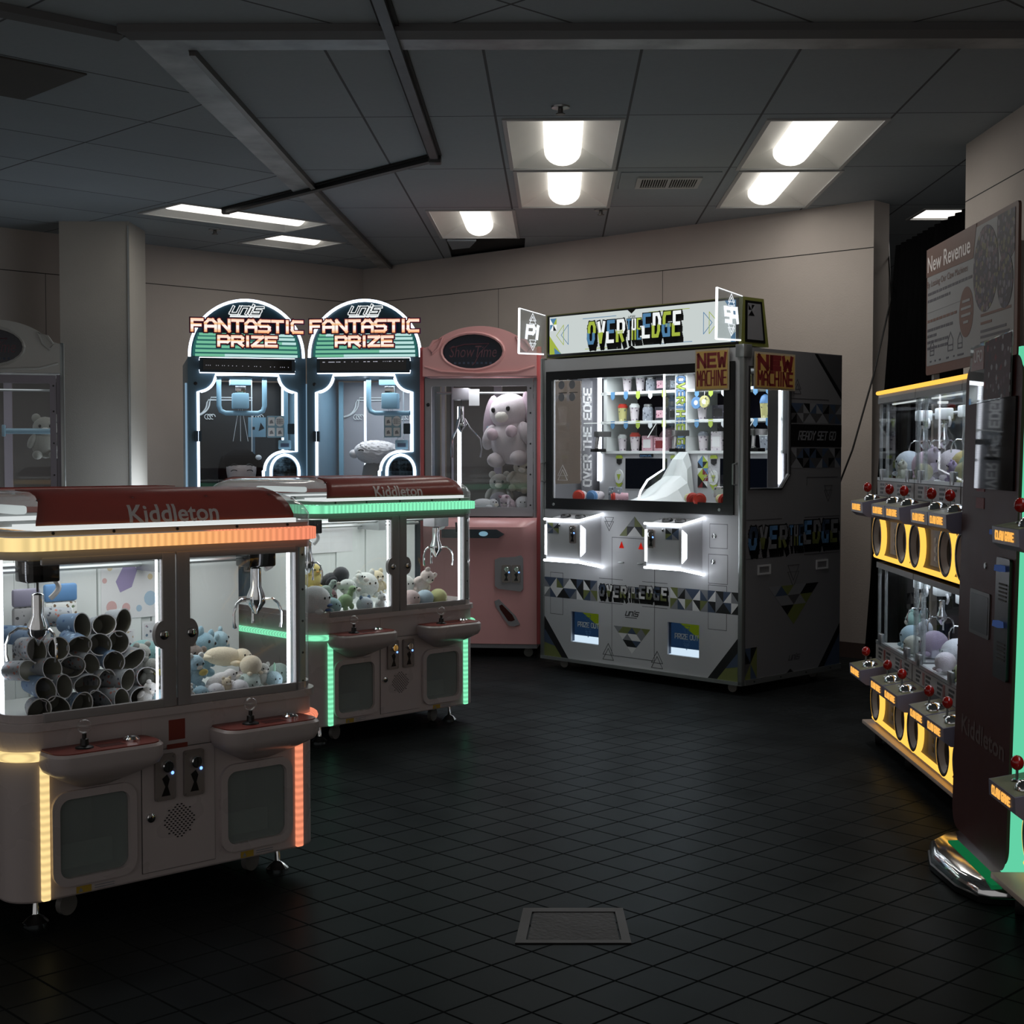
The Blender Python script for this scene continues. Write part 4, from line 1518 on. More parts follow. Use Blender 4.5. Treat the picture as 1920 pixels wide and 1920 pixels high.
plush('white round toy right of the door post in the green-lit machine', in_b(.165, .17, .686), .064, '#e2e5de', 'ball', yb, 0, 0, group=FAR)
plush('pale pink puffy toy on top of the right heap in the green-lit machine', in_b(.245, .13, .696), .070, '#ddcfc8', 'bear', yb, .4, .6, group=FAR)
plush('pink and white toy low in the right window of the green-lit machine', in_b(.120, .065, .630), .054, '#d8c3c1', 'ball', yb, 0, 0, group=FAR)
plush('pale blue round toy low in the right window of the green-lit machine', in_b(.205, .06, .628), .051, '#b9d0dd', 'plain', yb, 0, 0, group=FAR)
plush('pale yellow round toy at the right end of the green-lit machine', in_b(.292, .06, .628), .051, '#d8d99c', 'plain', yb, 0, 0, group=FAR)
plush('white toy low against the door post of the green-lit machine', in_b(-.075, .05, .624), .048, '#d8dcd8', 'bear', yb, 0, .3, group=FAR)
plush('white toy with blue patches low in the left window of the green-lit machine', in_b(-.170, .055, .624), .046, '#c8d6e0', 'ball_ears', yb, 0, 0, '#7f9fc0', group=FAR)


# ---------------------------------------------------------------- the two tall blue machines with lit arches
def arch_machine(label, loc, deg, scene):
    t = thing('arch_prize_machine', label, 'prize machine', loc, R(deg), 'tall blue prize machines with lit arches')
    HW, D = .385, .86
    b = MB()
    b.box(-HW, -HW + .03, .0, D, .06, 1.965, 0, .004)
    b.box(HW - .03, HW, .0, D, .06, 1.965, 0, .004)
    b.box(-HW + .03, HW - .03, .01, D, 1.86, 1.965, 0)
    b.box(-HW + .03, HW - .03, .01, D, .06, .95, 0)
    b.build('cabinet', 'blue_slate', t)
    # front sheet with the notched window
    win = [(-.206, 1.855)] + arc(-.320, 1.855, .114, .114, 0, -90, 8)[1:] + [(-.320, .98), (.10, .98), (.10, 1.22)] + arc(.243, 1.225, .135, .125, 180, 90, 8) + [(.319, 1.350), (.319, 1.741)] + arc(.319, 1.855, .116, .114, 270, 180, 8)[1:]
    win = win[::-1]
    b = MB()
    b.plate([(-HW, .06), (HW, .06), (HW, 1.97), (-HW, 1.97)], F(0), 0, .012, 0, [win])
    b.lathe([(.012, -.012), (.008, -.018)], (-.335, 0, 1.795), 'y', 1, 10)
    b.build('front_frame', ['blue_slate', 'black'], t)
    b = MB()
    outline(b, win, .0105, F(0), .014)
    b.build('window_light', 'led_fp', t)
    arch = [(.150, .985)] + arc(.243, 1.222, .093, .105, 180, 0, 14) + [(.336, .985)]
    b = MB()
    b.plate([(.10, .97), (.385, .97), (.385, 1.22)] + arc(.243, 1.222, .142, .125, 0, 180, 12), F(0), -.004, .010, 0)
    o = b.build('prize_gate', 'blue_slate_dark', t)
    b = MB()
    outline(b, arch, .0105, F(0), .014, 0, False)
    b.build('gate_light', 'led_fp', o)
    b = MB()
    b.plate([(p[0] * .84 + .0389, p[1] if p[1] < 1 else 1.222 + (p[1] - 1.222) * .84) for p in arch], F(0), .010, .012, 0)
    b.plate([(.195, 1.09), (.29, 1.09), (.29, 1.16), (.195, 1.16)], F(0), .012, .014, 1)
    b.build('gate_flap', ['dark_glass', 'blue_slate_dark'], o)
    b = MB()
    b.plate(win, F(.004), 0, 0)
    b.build('pane', 'glass_clear', t)
    for z0 in (1.50, 1.45):
        b = MB()
        x = .285 if z0 == 1.50 else -.322
        b.plate(rrect(x - .022, x + .022, z0 - .035, z0 + .035, .005), F(0), .0, .024)
        b.build('hinge', 'blue_slate_dark', t)
    # display over the window
    b = MB()
    b.plate([(-.31, 1.868), (.31, 1.868), (.31, 1.962), (-.31, 1.962)], F(0), .012, .05)
    o = b.build('display', 'blue_slate_dark', t)
    b = MB()
    b.plate([(-.288, 1.884), (.288, 1.884), (.288, 1.952), (-.288, 1.952)], F(0), .05, .052)
    b.build('screen', 'black_gloss', o)
    b = MB()
    rr_ = random.Random(3 if scene == 'doll' else 11)
    zc = 1.908 if scene == 'doll' else 1.938
    x = -.27
    while x < .27:
        if rr_.random() < .55:
            w = .004 if scene == 'doll' else rr_.choice((.004, .01, .016))
            zz = zc - (x * .012 if scene == 'doll' else -x * .008)
            b.plate([(x, zz), (x + w, zz), (x + w, zz + .004), (x, zz + .004)], F(0), .052, .0525)
        x += .013
    b.build('lit_dots', 'matrix_dot', o)
    b = MB()
    for p in ([(-.31, 1.885), (-.31, 1.866), (.31, 1.866), (.31, 1.885)], [(-.31, 1.945), (-.31, 1.964), (.31, 1.964), (.31, 1.945)]):
        b.tube([(a, -.030, z) for a, z in p], .0045, 0, 6)
    b.build('display_light', 'led_fp', o)
    # arch sign
    sign = [(-.365, 1.975)] + arc(0, 1.985, .365, .355, 180, 0, 28) + [(.365, 1.975)]
    b = MB()
    b.plate(sign, F(.03), -.05, .0, 0)
    o = b.build('arch_sign', 'teal_dark', t)
    b = MB()
    outline(b, [(-.372, 1.972)] + arc(0, 1.985, .372, .363, 180, 0, 30) + [(.372, 1.972)], .0105, F(.02), .012, 0, False)
    b.build('arch_light', 'led_fp', o)
    b = MB()
    c = MB()
    for i, z in enumerate((1.985, 2.013, 2.041, 2.069, 2.097, 2.122)):
        xw = .365 * math.sqrt(max(.05, 1 - ((z - 1.985) / .365) ** 2)) - .03
        for k in range(14):
            xa, xb_ = -xw + 2 * xw * k / 14, -xw + 2 * xw * (k + 1) / 14
            tgt = b if (k < 14 - 2 * i + (4 if scene == 'doll' else -3) and not (i == 0 and k > 3)) else c
            tgt.plate([(xa, z - .0085), (xb_, z - .0085), (xb_, z + .0085), (xa, z + .0085)], F(.03), .002, .006)
    b.build('green_bars', 'bar_green', o)
    b = MB()
    b.plate([(-.352, 1.978)] + arc(0, 1.985, .352, .345, 180, 155, 6)[1:] + arc(0, 1.985, .352, .345, 25, 0, 6) + [(.352, 1.978)], F(.03), 0, .002)
    b.build('bar_backlight', 'bar_glow', o)
    c.build('white_bars', 'bar_white', o)
    for txt, a0, a1, b0, b1, nm in (('FANTASTIC', -.355, .360, 2.142, 2.212, 'letters_upper'), ('PRIZE', -.185, .190, 2.047, 2.105, 'letters_lower')):
        b = MB()
        b.word(txt, a0, a1, b0, b1, .036, F(.03), .040, .046, 0, .34)
        q = b.build('letter_backing', 'purple_back', o)
        b = MB()
        b.word(txt, a0, a1, b0, b1, .027, F(.03), .0465, .049, 0, .34)
        b.build('letter_rim', 'red_rim', q)
        b = MB()
        b.word(txt, a0, a1, b0, b1, .0185, F(.03), .0495, .052, 0, .34)
        b.build('lettering', nm, q)
    b = MB()
    b.word('unis', -.095, .095, 2.262, 2.305, .019, F(.03), .004, .006, 0, .35, .5)
    b.plate([(-.11, 2.237), (.085, 2.237), (.092, 2.250), (-.105, 2.250)], F(.03), .004, .006, 0)
    b.word('unis', -.095, .095, 2.262, 2.305, .008, F(.03), .006, .007, 1, .35, .5)
    b.build('logo', ['mq_white', 'teal_dark'], o)
    # inside
    b = MB()
    b.box(-HW + .03, HW - .03, .02, D - .02, .95, .985, 0)
    b.build('prize_floor', 'blue_slate_dark', t)
    b = MB()
    b.plate([(-.34, .99), (.34, .99), (.34, 1.85), (-.34, 1.85)], F(D - .03), 0, .004, 0)
    b.build('back_panel', 'black' if scene == 'doll' else 'grey_frame', t)
    b = MB()
    for x in (-.33, .30):
        b.box(x, x + .03, D - .12, D - .09, .99, 1.85, 0)
    b.box(.27, .30, .30, .33, .99, 1.85, 0)
    b.build('inner_post', 'blue_paint', t)
    b = MB()
    for x, y in ((.255, .30), (-.10 if scene != 'doll' else .325, .06 if scene == 'doll' else .50)):
        b.box(x, x + .014, y, y + .012, .99, 1.84)
    b.build('led_strip', 'led_fp', t)
    b = MB()
    for dx in (0, .018):
        p = [(-.33 + dx, 1.60)] + arc(-.33, 1.70, .11 + dx, .10, -90, 0, 8) + [(-.21 + dx, 1.72 + dx), (.10, 1.72 + dx)]
        b.tube([(a, D - .045, z) for a, z in p], .006, 0, 6)
    for sx in (-.22, .12):
        for k in range(3):
            b.tube([(sx + .02 * k + .018 * math.cos(i * .7), D - .046, 1.60 + .018 * math.sin(i * .7)) for i in range(8)], .003, 0, 5)
    b.build('back_ornament', 'ink_white', t)
    # U-shaped rail and claw carriage
    b = MB()
    y = .25
    x0, x1 = (-.17, .135) if scene == 'doll' else (-.02, .30)
    b.tube([(x0, y, 1.85), (x0, y, 1.66), (x0 + .012, y, 1.625), (x0 + .045, y, 1.61), (x1 - .045, y, 1.61), (x1 - .012, y, 1.625), (x1, y, 1.66), (x1, y, 1.85)], .017, 0, 10)
    o = b.build('claw_rail', 'blue_paint', t)
    cx = (x0 + x1) / 2 - .01
    b = MB()
    b.box(cx - .055, cx + .055, .20, .30, 1.64, 1.745, 0, .008)
    b.box(cx - .035, cx + .035, .22, .28, 1.745, 1.80, 1, .004)
    b.box(cx - .07, cx + .07, .20, .30, 1.80, 1.85, 0)
    b.build('claw_carriage', ['blue_paint', 'chrome'], t)
    b = MB()
    for sx in (-1, 0, 1):
        b.tube([(cx + sx * .012, .25, 1.64), (cx + sx * .05, .25, 1.42)], .0018, 0, 5)
    b.build('strings', 'ink_white', t)
    b = MB()
    b.cyl((cx + .08, .3, 1.85), (cx + .08, .3, 1.35), .004, m=0, seg=6)
    b.build('cable', 'ink_white', t)
    # boards hung on the window: 2 x 2 card, price plate
    for nm, x, z, w, h, m in (('instruction_card', .185, 1.515, .115, .145, 0), ('price_plate', .245, 1.395, .085, .062, 1)):
        b = MB()
        b.plate(rrect(x - w / 2, x + w / 2, z - h / 2, z + h / 2, .008), F(.012), 0, .003, 0)
        if nm == 'instruction_card':
            for i, (dx, dz) in enumerate(((-.028, .035), (.028, .035), (-.028, -.035), (.028, -.035))):
                if i == 1:
                    b.plate(arc(x + dx, z + dz, .03, .034, 0, 345, 16), F(.012), .003, .004, 1)
                    for k in range(3):
                        b.word('EEN', x + dx - .02, x + dx + .02, z + dz - .017 + k * .013, z + dz - .009 + k * .013, .002, F(.012), .004, .0046, 2)
                else:
                    b.plate(rrect(x + dx - .022, x + dx + .022, z + dz - .028, z + dz + .028, .005), F(.012), .003, .004, 1)
                    b.plate([(x + dx - .012, z + dz - .015), (x + dx + .014, z + dz - .012), (x + dx + .004, z + dz + .012), (x + dx - .01, z + dz + .004)], F(.012), .004, .0046, 2)
            b.build(nm, ['blue_paint', 'paper_white', 'ink_mid'], t)
        else:
            b.plate([(x - .028, z - .015), (x + .028, z - .015), (x + .028, z + .010), (x - .028, z + .010)], F(.012), .003, .004, 1)
            b.build(nm, ['blue_paint', 'ink_slate'], t)
    if scene == 'doll':
        b = MB()
        b.box(.06, .075, .32, .36, .985, 1.45)
        b.box(-.0, .11, .33, .36, .985, 1.30)
        b.build('inner_stand', 'blue_slate', t)
        b = MB()
        b.plate([(.03, 1.45), (.15, 1.45), (.15, 1.585), (.03, 1.585)], F(.33), 0, .003, 0)
        b.plate([(.05, 1.50), (.075, 1.50), (.075, 1.52), (.05, 1.52)], F(.33), .003, .004, 1)
        b.plate([(.10, 1.49), (.14, 1.51), (.115, 1.55)], F(.33), .003, .004, 1)
        b.build('notice', ['blue_paint', 'ink_black'], t)
    # lower front: console, joystick, coin slot (behind the low machines)
    b = MB()
    b.box(-.34, .34, -.16, .0, .80, .90, 0, .02)
    o = b.build('console', 'blue_slate_dark', t)
    MB().cyl((-.12, -.08, .90), (-.12, -.08, .97), .008).build('joystick', 'black', o)
    MB().lathe([(.03, .90), (.03, .915), (.02, .922)], (.1, -.08, 0)).build('button', 'button_blue', o)
    coin_slot(t, .0, .62, -.012)
    b = MB()
    for sx in (-1, 1):
        b.box(sx * (HW + .004), sx * (HW + .016), .03, .06, .30, 1.80)
    b.build('side_light', 'led_fp_dim', t)
    area('side_lamp', t, (-HW - .018, .35, 1.05), .04, 1.5, 8.0, (.82, .91, 1), (0, R(90), 0))
    area('inner_light', t, (0, .35, 1.835), .5, .5, 6.0, (.80, .92, 1))
    for x in (-.32, .32):
        for y in (.08, D - .08):
            caster(t, x, y, .028, .02, .07)
    return t


P1, P1D = (-1.752, 9.50, 0), 15.0
P2, P2D = (-.976, 9.50, 0), -5.0
arch_machine('left one of the two blue prize machines with glowing arch signs', P1, P1D, 'doll')
arch_machine('right one of the two blue prize machines with glowing arch signs', P2, P2D, 'lamb')
# doll in the left one
p = local_to_world(P1, P1D, -.02, .34, 1.225)
b = MB()
b.ell((0, 0, 0), (.115, .10, .115), 0, 22, 14)
b.ell((0, 0, -.125), (.07, .06, .05), 1, 16, 10)
o = b.build('doll', [plush_mat('#b9a79f'), plush_mat('#3b3f4a')], None, p, (0, 0, R(P1D)), 60)
tag(o, 'black-haired cloth doll with closed eyes in the left blue machine', 'doll')
b = MB()
b.ell((0, .016, .050), (.128, .114, .095), 0, 22, 12)
for sx in (-1, 1):
    b.ell((sx * .115, .01, -.02), (.04, .06, .12), 0, 14, 10)
b.build('hair', 'jet', o)
for sx in (-1, 1):
    MB().tube([(sx * .052 + .022 * math.cos(R(a)), -.098 + .006 * abs(math.cos(R(a))), -.012 + .012 * math.sin(R(a))) for a in range(10, 171, 20)], .0032, 0, 5).build('eye', 'black', o)
    MB().tube([(sx * .03, -.094, .035), (sx * .055, -.088, .042), (sx * .075, -.08, .030)], .0026, 0, 5).build('eyebrow', 'black', o)
MB().tube([(-.01, -.104, -.055), (0, -.104, -.060), (.01, -.104, -.055)], .0025, 0, 5).build('mouth', 'ink_maroon', o)
MB().ell((.115, -.055, .085), (.022, .015, .018), 0, 8, 6).build('hair_bow', 'ink_white', o)
# shaggy toy in the right one
b = MB()
rs = random.Random(5)
b.ell((0, 0, 0), (.185, .15, .088), 0, 72, 40)
b.ell((-.175, -.03, -.025), (.035, .04, .03), 0, 14, 10)
for vt in b.bm.verts:
    if vt.co.x > -.14:
        vt.co *= 1 + rs.uniform(-.05, .05)
o = b.build('shaggy_toy', [plush_mat('#ddd3d1')], None, local_to_world(P2, P2D, .04, .36, 1.335), (0, R(8), R(P2D)), 80)
tag(o, 'large shaggy white toy lying in the right blue machine', 'soft toy')
b = MB()
b.lathe([(.13, -.36), (.125, -.10), (.10, -.06)], (.02, 0, 0), m=0, seg=20)
b.build('base', [plush_mat('#7b7572')], o)
MB().tube([(-.11 + .02 * math.cos(R(a)), -.128, .0 + .012 * math.sin(R(a))) for a in range(10, 171, 20)], .004, 0, 5).build('eye', 'jet', o)


# ---------------------------------------------------------------- the two bubble-topped crane machines
def crane_machine(label, loc, deg, shell, frame, strip):
    t = thing('crane_machine', label, 'claw machine', loc, R(deg), 'crane machines with oval header signs')
    HW, D = .372, .80
    b = MB()
    # lower body, moulded front
    b.box(-HW, HW, .012, D, .085, .915, 0, .012)
    prof = [(.09, .0), (.30, .006), (.45, .012), (.60, .018), (.72, .050), (.80, .085), (.86, .095), (.90, .06), (.918, .0)]
    rings = []
    for z, out in prof:
        rings.append([(x, .012 - .012 - out * (1 - abs(x / HW) ** 6 * .6), z) for x in [(-1 + i / 8) * HW for i in range(17)]] + [(HW, .03, z), (-HW, .03, z)])
    b.loft(rings)
    b.build('body', shell, t)
    b = MB()
    b.plate([(x, z) for x, z in [(-.24, .79), (.13, .79), (.17, .815), (.12, .845), (-.24, .845)]], F(-.085), 0.005, .02)
    o = b.build('console', 'navy', t)
    MB().ell((.035, -.112, .818), (.03, .012, .016), 0, 14, 8).build('button', 'button_blue', o)
    MB().cyl((-.14, -.105, .83), (-.14, -.13, .89), .007).build('joystick', 'black', o)
    b = MB()
    tr = [(.10, .645), (.16, .672), (.27, .680), (.285, .655), (.285, .455), (.27, .438), (.12, .455), (.10, .475)]
    b.plate(tr, F(-.028), -.03, .006, 0)
    o = b.build('coin_recess', frame, t)
    coin_slot(o, .175, .555, -.034, .058, .115)
    coin_slot(o, .240, .555, -.034, .058, .115)
    b = MB()
    dm = [(.095, .372), (.125, .385), (.235, .275), (.262, .222), (.225, .207), (.19, .212), (.105, .335)]
    b.plate(dm, F(-.004), -.01, .012, 0)
    b.plate([(.178 + (x - .178) * .62, .296 + (z - .296) * .62) for x, z in dm], F(-.004), .012, .014, 1)
    b.build('diamond_window', [frame, 'dark_red'], t)
    b = MB()
    b.plate(rrect(-.33, -.07, .14, .40, .05), F(-.004), -.01, .012, 0)
    b.plate(rrect(-.305, -.095, .165, .375, .035), F(-.004), .012, .014, 1)
    b.build('prize_door', [frame, 'dark_glass'], t)
    # window section
    b = MB()
    b.plate([(-.362, .926), (.345, .926), (.345, 1.825), (-.362, 1.825)], F(.012), -.02, .014, 0, [rrect(-.322, .308, .985, 1.775, .01)])
    for z in (1.0, 1.2, 1.4, 1.6, 1.76):
        b.lathe([(.006, -.004), (.004, -.007)], (.33, 0, z), 'y', 1, 8)
    b.lathe([(.012, -.004), (.008, -.010)], (-.342, 0, 1.655), 'y', 1, 10)
    o = b.build('window_frame', [frame, 'black'], t)
    MB().plate([(-.322, .985), (.308, .985), (.308, 1.775), (-.322, 1.775)], F(.010), 0, 0).build('pane', 'glass_clear', o)
    for x in (-HW + .012, HW - .012):
        for y in (.03, D - .03):
            MB().box(x - .012, x + .012, y - .012, y + .012, .915, 1.83).build('corner_post', frame, t)
    for sx in (-1, 1):
        MB().loft([[(sx * (HW - .012), y, z) for y in (.045, D - .045)] for z in (.93, 1.82)], 0, False).build('side_pane', 'glass_clear', t)
    b = MB()
    b.plate([(-.34, .92), (.0, .92), (.0, 1.82), (-.34, 1.82)], F(D - .02), 0, .004, 0)
    b.plate([(.06, .92), (.34, .92), (.34, 1.82), (.06, 1.82)], F(D - .02), 0, .004, 0)
    b.build('back_panel', 'dark_panel', t)
    b = MB()
    b.box(0, .055, D - .03, D - .01, .92, 1.82)
    b.box(-.30, -.285, D - .05, D - .035, .92, 1.82)
    b.build('back_post', 'lilac_frame', t)
    b = MB()
    b.box(-.222, -.196, .50, .512, .93, 1.66)
    b.build('led_strip', 'led_white', t)
    b = MB()
    b.plate([(-.34, .02), (.34, .02), (.34, D - .02), (-.34, D - .02)], TP(.93), 0, .012)
    b.build('prize_floor', 'white_inside', t)
    # header
    b = MB()
    top = [(-HW, 1.838), (HW + .0, 1.838), (HW, 2.02)] + arc(0, 1.90, HW, .262, 32, 148, 22)[0:] + [(-HW, 2.02)]
    inner = arc(-.045, 1.998, .198, .112, 0, 345, 24)
    b.plate(top, F(.0), -.05, .035, 0, [inner])
    b.plate([(x * .985, z if z < 1.9 else z - .012) for x, z in top], F(.05), -.6, 0, 0)
    o = b.build('header', shell, t)
    b = MB()
    outline(b, arc(-.045, 1.998, .206, .120, 0, 345, 24), .011, F(.0), .033)
    for sx in (-1, 1):
        b.tube([(sx * .33, -.036, 2.02), (sx * .30, -.040, 2.065), (sx * .24, -.040, 2.09), (sx * .27, -.038, 2.02), (sx * .31, -.037, 1.985)], .009, 0, 8, True)
    b.tube([(-.36, -.034, 1.90), (-.25, -.040, 1.868), (0, -.044, 1.856), (.25, -.040, 1.868), (.36, -.034, 1.90)], .008, 0, 8)
    b.build('moulding', shell, o)
    b = MB()
    b.plate(arc(-.045, 1.998, .2, .114, 0, 345, 24), F(.0), .004, .008, 0)
    b.text('ShowTime', -.20, 1.962, .31, .075, F(.0), .0095, 1, -.004, .25)
    b.tube([(-.2, -.011, 2.02), (-.10, -.011, 2.045), (.06, -.011, 2.05), (.0, -.011, 1.99), (-.03, -.011, 1.93), (-.05, -.011, 1.91)], .0035, 1, 5)
    for i in range(9):
        b.plate([(-.17 + i * .029, 1.918), (-.155 + i * .029, 1.918), (-.155 + i * .029, 1.931), (-.17 + i * .029, 1.931)], F(0), .008, .0095, 2)
    b.build('oval_sign', ['navy', 'ink_neon_off', 'ink_slate'], o)
    # side light strips
    for sx in (-1, 1):
        b = MB()
        b.box(sx * (HW + .012) - .014, sx * (HW + .012) + .014, .004, .05, .09, 2.03, 0, .006)
        b.build('side_strip', strip, t)
    b = MB()
    b.box(-HW, HW, .02, D, .06, .085)
    b.build('base', frame, t)
    # claw, carriage, rail, lamp
    claw(t, -.165, .30, 1.775, .06, 1.05, 'straight', 'grey_frame', 10, False)
    b = MB()
    b.cyl((-.34, .34, 1.745), (.34, .34, 1.745), .008, m=0, seg=8)
    b.build('claw_rail', 'alu', t)
    b = MB()
    b.plate([(-.10, 1.655), (-.03, 1.655), (-.03, 1.765), (-.10, 1.765)], F(.20), 0, .002)
    b.build('paper_note', 'paper_white', t)
    b = MB()
    b.cyl((.02, .30, 1.48), (.34, .30, 1.48), .018, m=0, seg=12)
    b.box(.008, .03, .275, .325, 1.445, 1.52, 0, .005)
    b.build('hanging_bar', 'blue_paint', t)
    b = MB()
    b.box(-.30, .30, .06, .08, 1.79, 1.80)
    b.build('lamp', 'led_gap', t)
    area('inner_light', t, (.05, .2, 1.80), .4, .3, 2.2 if shell == 'pink_shell' else .4, (.9, .95, 1))
    for x in (-.31, .31):
        for y in (.07, D - .07):
            caster(t, x, y, .030, .022, .07)
    return t


K, KD = (-.208, 9.35, 0), -6.0
W_, WD = (-3.195, 8.914, 0), 17.0
crane_machine('pink crane machine with a rounded header beside the large white machine', K, KD, 'pink_shell', 'grey_frame', 'pink_strip')
crane_machine('white crane machine with a rounded header, cut off at the left edge', W_, WD, 'white_shell', 'lilac_frame', 'alu')


def in_k(x, y, z):
    return local_to_world(K, KD, x, y, z)


PK = 'soft toys in the pink crane machine'
o = plush('big white rabbit toy with lilac ears hanging on a bar in the pink machine', in_k(.185, .27, 1.462), .262, '#d8d0d4', 'bunny', R(KD) - .45, 0, -.08, '#b3a0ac', PK, extras=(('paw', (-.22, -.62, .02), (.14, .16, .16), '#c9b4be'), ('paw', (.34, -.6, .05), (.15, .16, .16), '#c9b4be')))
plush('cream shaggy bear toy under the hanging rabbit', in_k(.22, .50, 1.17), .125, '#b9b2a4', 'bear', R(KD), 0, .2, group=PK)
plush('grey shaggy toy standing behind at the right of the pink machine', in_k(.06, .60, 1.06), .13, '#a3a39c', 'bear', R(KD), 0, 0, group=PK)
plush('white plush lying at the front of the pink machine floor', in_k(.02, .14, 1.005), .075, '#d7dbe0', 'seal', R(KD) + .3, 0, 0, group=PK)
plush('pale lilac toy with a dusky pink bow on the pink machine floor', in_k(.17, .13, 1.01), .072, '#cdbcc6', 'bear', R(KD) - .4, .9, 0, '#a98494', group=PK)
plush('white toy at the right corner of the pink machine floor', in_k(.27, .14, 1.005), .062, '#dcdfe4', 'ball', R(KD), 0, 0, group=PK)
plush('grey toy at the back of the pink machine floor', in_k(.08, .42, 1.01), .08, '#9c9aa2', 'ball', R(KD), 0, 0, group=PK)
plush('grey shaggy toy seen through the right pane of the white crane machine', local_to_world(W_, WD, .27, .5, 1.42), .15, '#8c8d86', 'bear', R(WD), 0, 0)


# ---------------------------------------------------------------- the large white two-player prize machine
OX = local_to_world((1.267, 7.827), -45.8, -.775, 0, 0)
ODEG = -45.8


def in_o(x, y, z):
    return local_to_world(OX, ODEG, x, y, z)


def block_logo(b, a0, a1, b0, b1, mp, mats, d=0.002):
    """OVER THE EDGE in two-tone split letters over a black drop block; mats = black, (top colours), (bottom colours)"""
    W = a1 - a0
    H = b1 - b0
    words = (('OVER', 0, .415, .18, .90), ('THE', .43, .585, .22, .88), ('EDGE', .60, 1.0, .24, 1.0))
    blk, tops, bots = mats
    for w, f0, f1, g0, g1 in words:
        th = W * (.0175 if w == 'THE' else .033)
        L = layout(w, a0 + f0 * W + th / 2, a0 + f1 * W - th / 2, b0 + g0 * H + th / 2, b0 + g1 * H - th / 2, .78 if w != 'THE' else .8)
        zm = b0 + (g0 + g1) / 2 * H
        for i, ltr in enumerate(L):
            xs = [p[0] for pl in ltr for p in pl]
            sh = lambda dx, dz: [[(p[0] + dx, p[1] + dz) for p in pl] for pl in ltr]
            for q in range(4):
                b.strokes(sh(.012 * W * q / 3, -.045 * W * q / 3), th * 1.3, mp, 0, d, blk)
            for half in (0, 1):
                parts = []
                for pl in ltr:
                    for p, q in zip(pl, pl[1:]):
                        lo, hi = (zm + .008 * W, 9) if half == 0 else (-9, zm - .008 * W)
                        z0, z1 = p[1], q[1]
                        t0, t1 = 0.0, 1.0
                        if abs(z1 - z0) < 1e-9:
                            if not lo <= z0 <= hi:
                                if not (half == 0 and abs(z0 - zm) < th * .6):
                                    continue
                        else:
                            ta, tb = (lo - z0) / (z1 - z0), (hi - z0) / (z1 - z0)
                            t0, t1 = max(0, min(ta, tb)), min(1, max(ta, tb))
                            if t0 >= t1:
                                continue
                        parts.append([(p[0] + (q[0] - p[0]) * t0, p[1] + (q[1] - p[1]) * t0), (p[0] + (q[0] - p[0]) * t1, p[1] + (q[1] - p[1]) * t1)])
                dx = 0 if half == 0 else (-.010 * W if w != 'THE' else 0)
                parts = [[(x + dx, z) for x, z in s_] for s_ in parts]
                b.strokes(parts, th * .86, mp, d * 1.05, d * 1.4, (tops if half == 0 else bots)[(i + (0 if w == 'OVER' else 2)) % len(tops)], .38)


def tri_grid(b, a0, a1, b0, b1, nx, nz, mp, mats, seed, d=.0012):
    r_ = random.Random(seed)
    w, h = (a1 - a0) / nx, (b1 - b0) / nz
    for i in range(nx):
        for j in range(nz):
            x, z = a0 + i * w, b0 + j * h
            if (i + j) % 2:
                t1, t2 = [(x, z), (x + w, z), (x, z + h)], [(x + w, z), (x + w, z + h), (x, z + h)]
            else:
                t1, t2 = [(x, z), (x + w, z), (x + w, z + h)], [(x, z), (x + w, z + h), (x, z + h)]
            m1 = r_.choice(mats)
            b.plate(t1, mp, 0, d, m1)
            b.plate(t2, mp, 0, d, r_.choice([m for m in mats if m != m1]))


def down_triangle(b, cx, top, w, h, mp, mats, seed, d=.0012):
    r_ = random.Random(seed)
    n = 4
    for j in range(n):
        z0, z1 = top - h * j / n, top - h * (j + 1) / n
        wa, wb = w * (1 - j / n), w * (1 - (j + 1) / n)
        k = n - j
        xa = [cx - wa / 2 + wa * i / k for i in range(k + 1)]
        xb = [cx - wb / 2 + (wb * i / max(1, k - 1)) for i in range(k)]
        for i in range(k):
            b.plate([(xa[i], z0), (xa[i + 1], z0), (xb[min(i, k - 1)], z1)], mp, 0, d, r_.choice(mats))
            if i < k - 1:
                b.plate([(xa[i + 1], z0), (xb[i], z1), (xb[i + 1], z1)], mp, 0, d, r_.choice(mats))


def tri_lines(b, cx, cz, s, mp, m, up=True, d=.0012, w=.003):
    k = 1 if up else -1
    for o in (0, .35):
        z = cz - k * o * s
        b.strokes([[(cx - s / 2, z), (cx + s / 2, z), (cx, z + k * s * .8), (cx - s / 2, z)]], w, mp, 0, d, m)


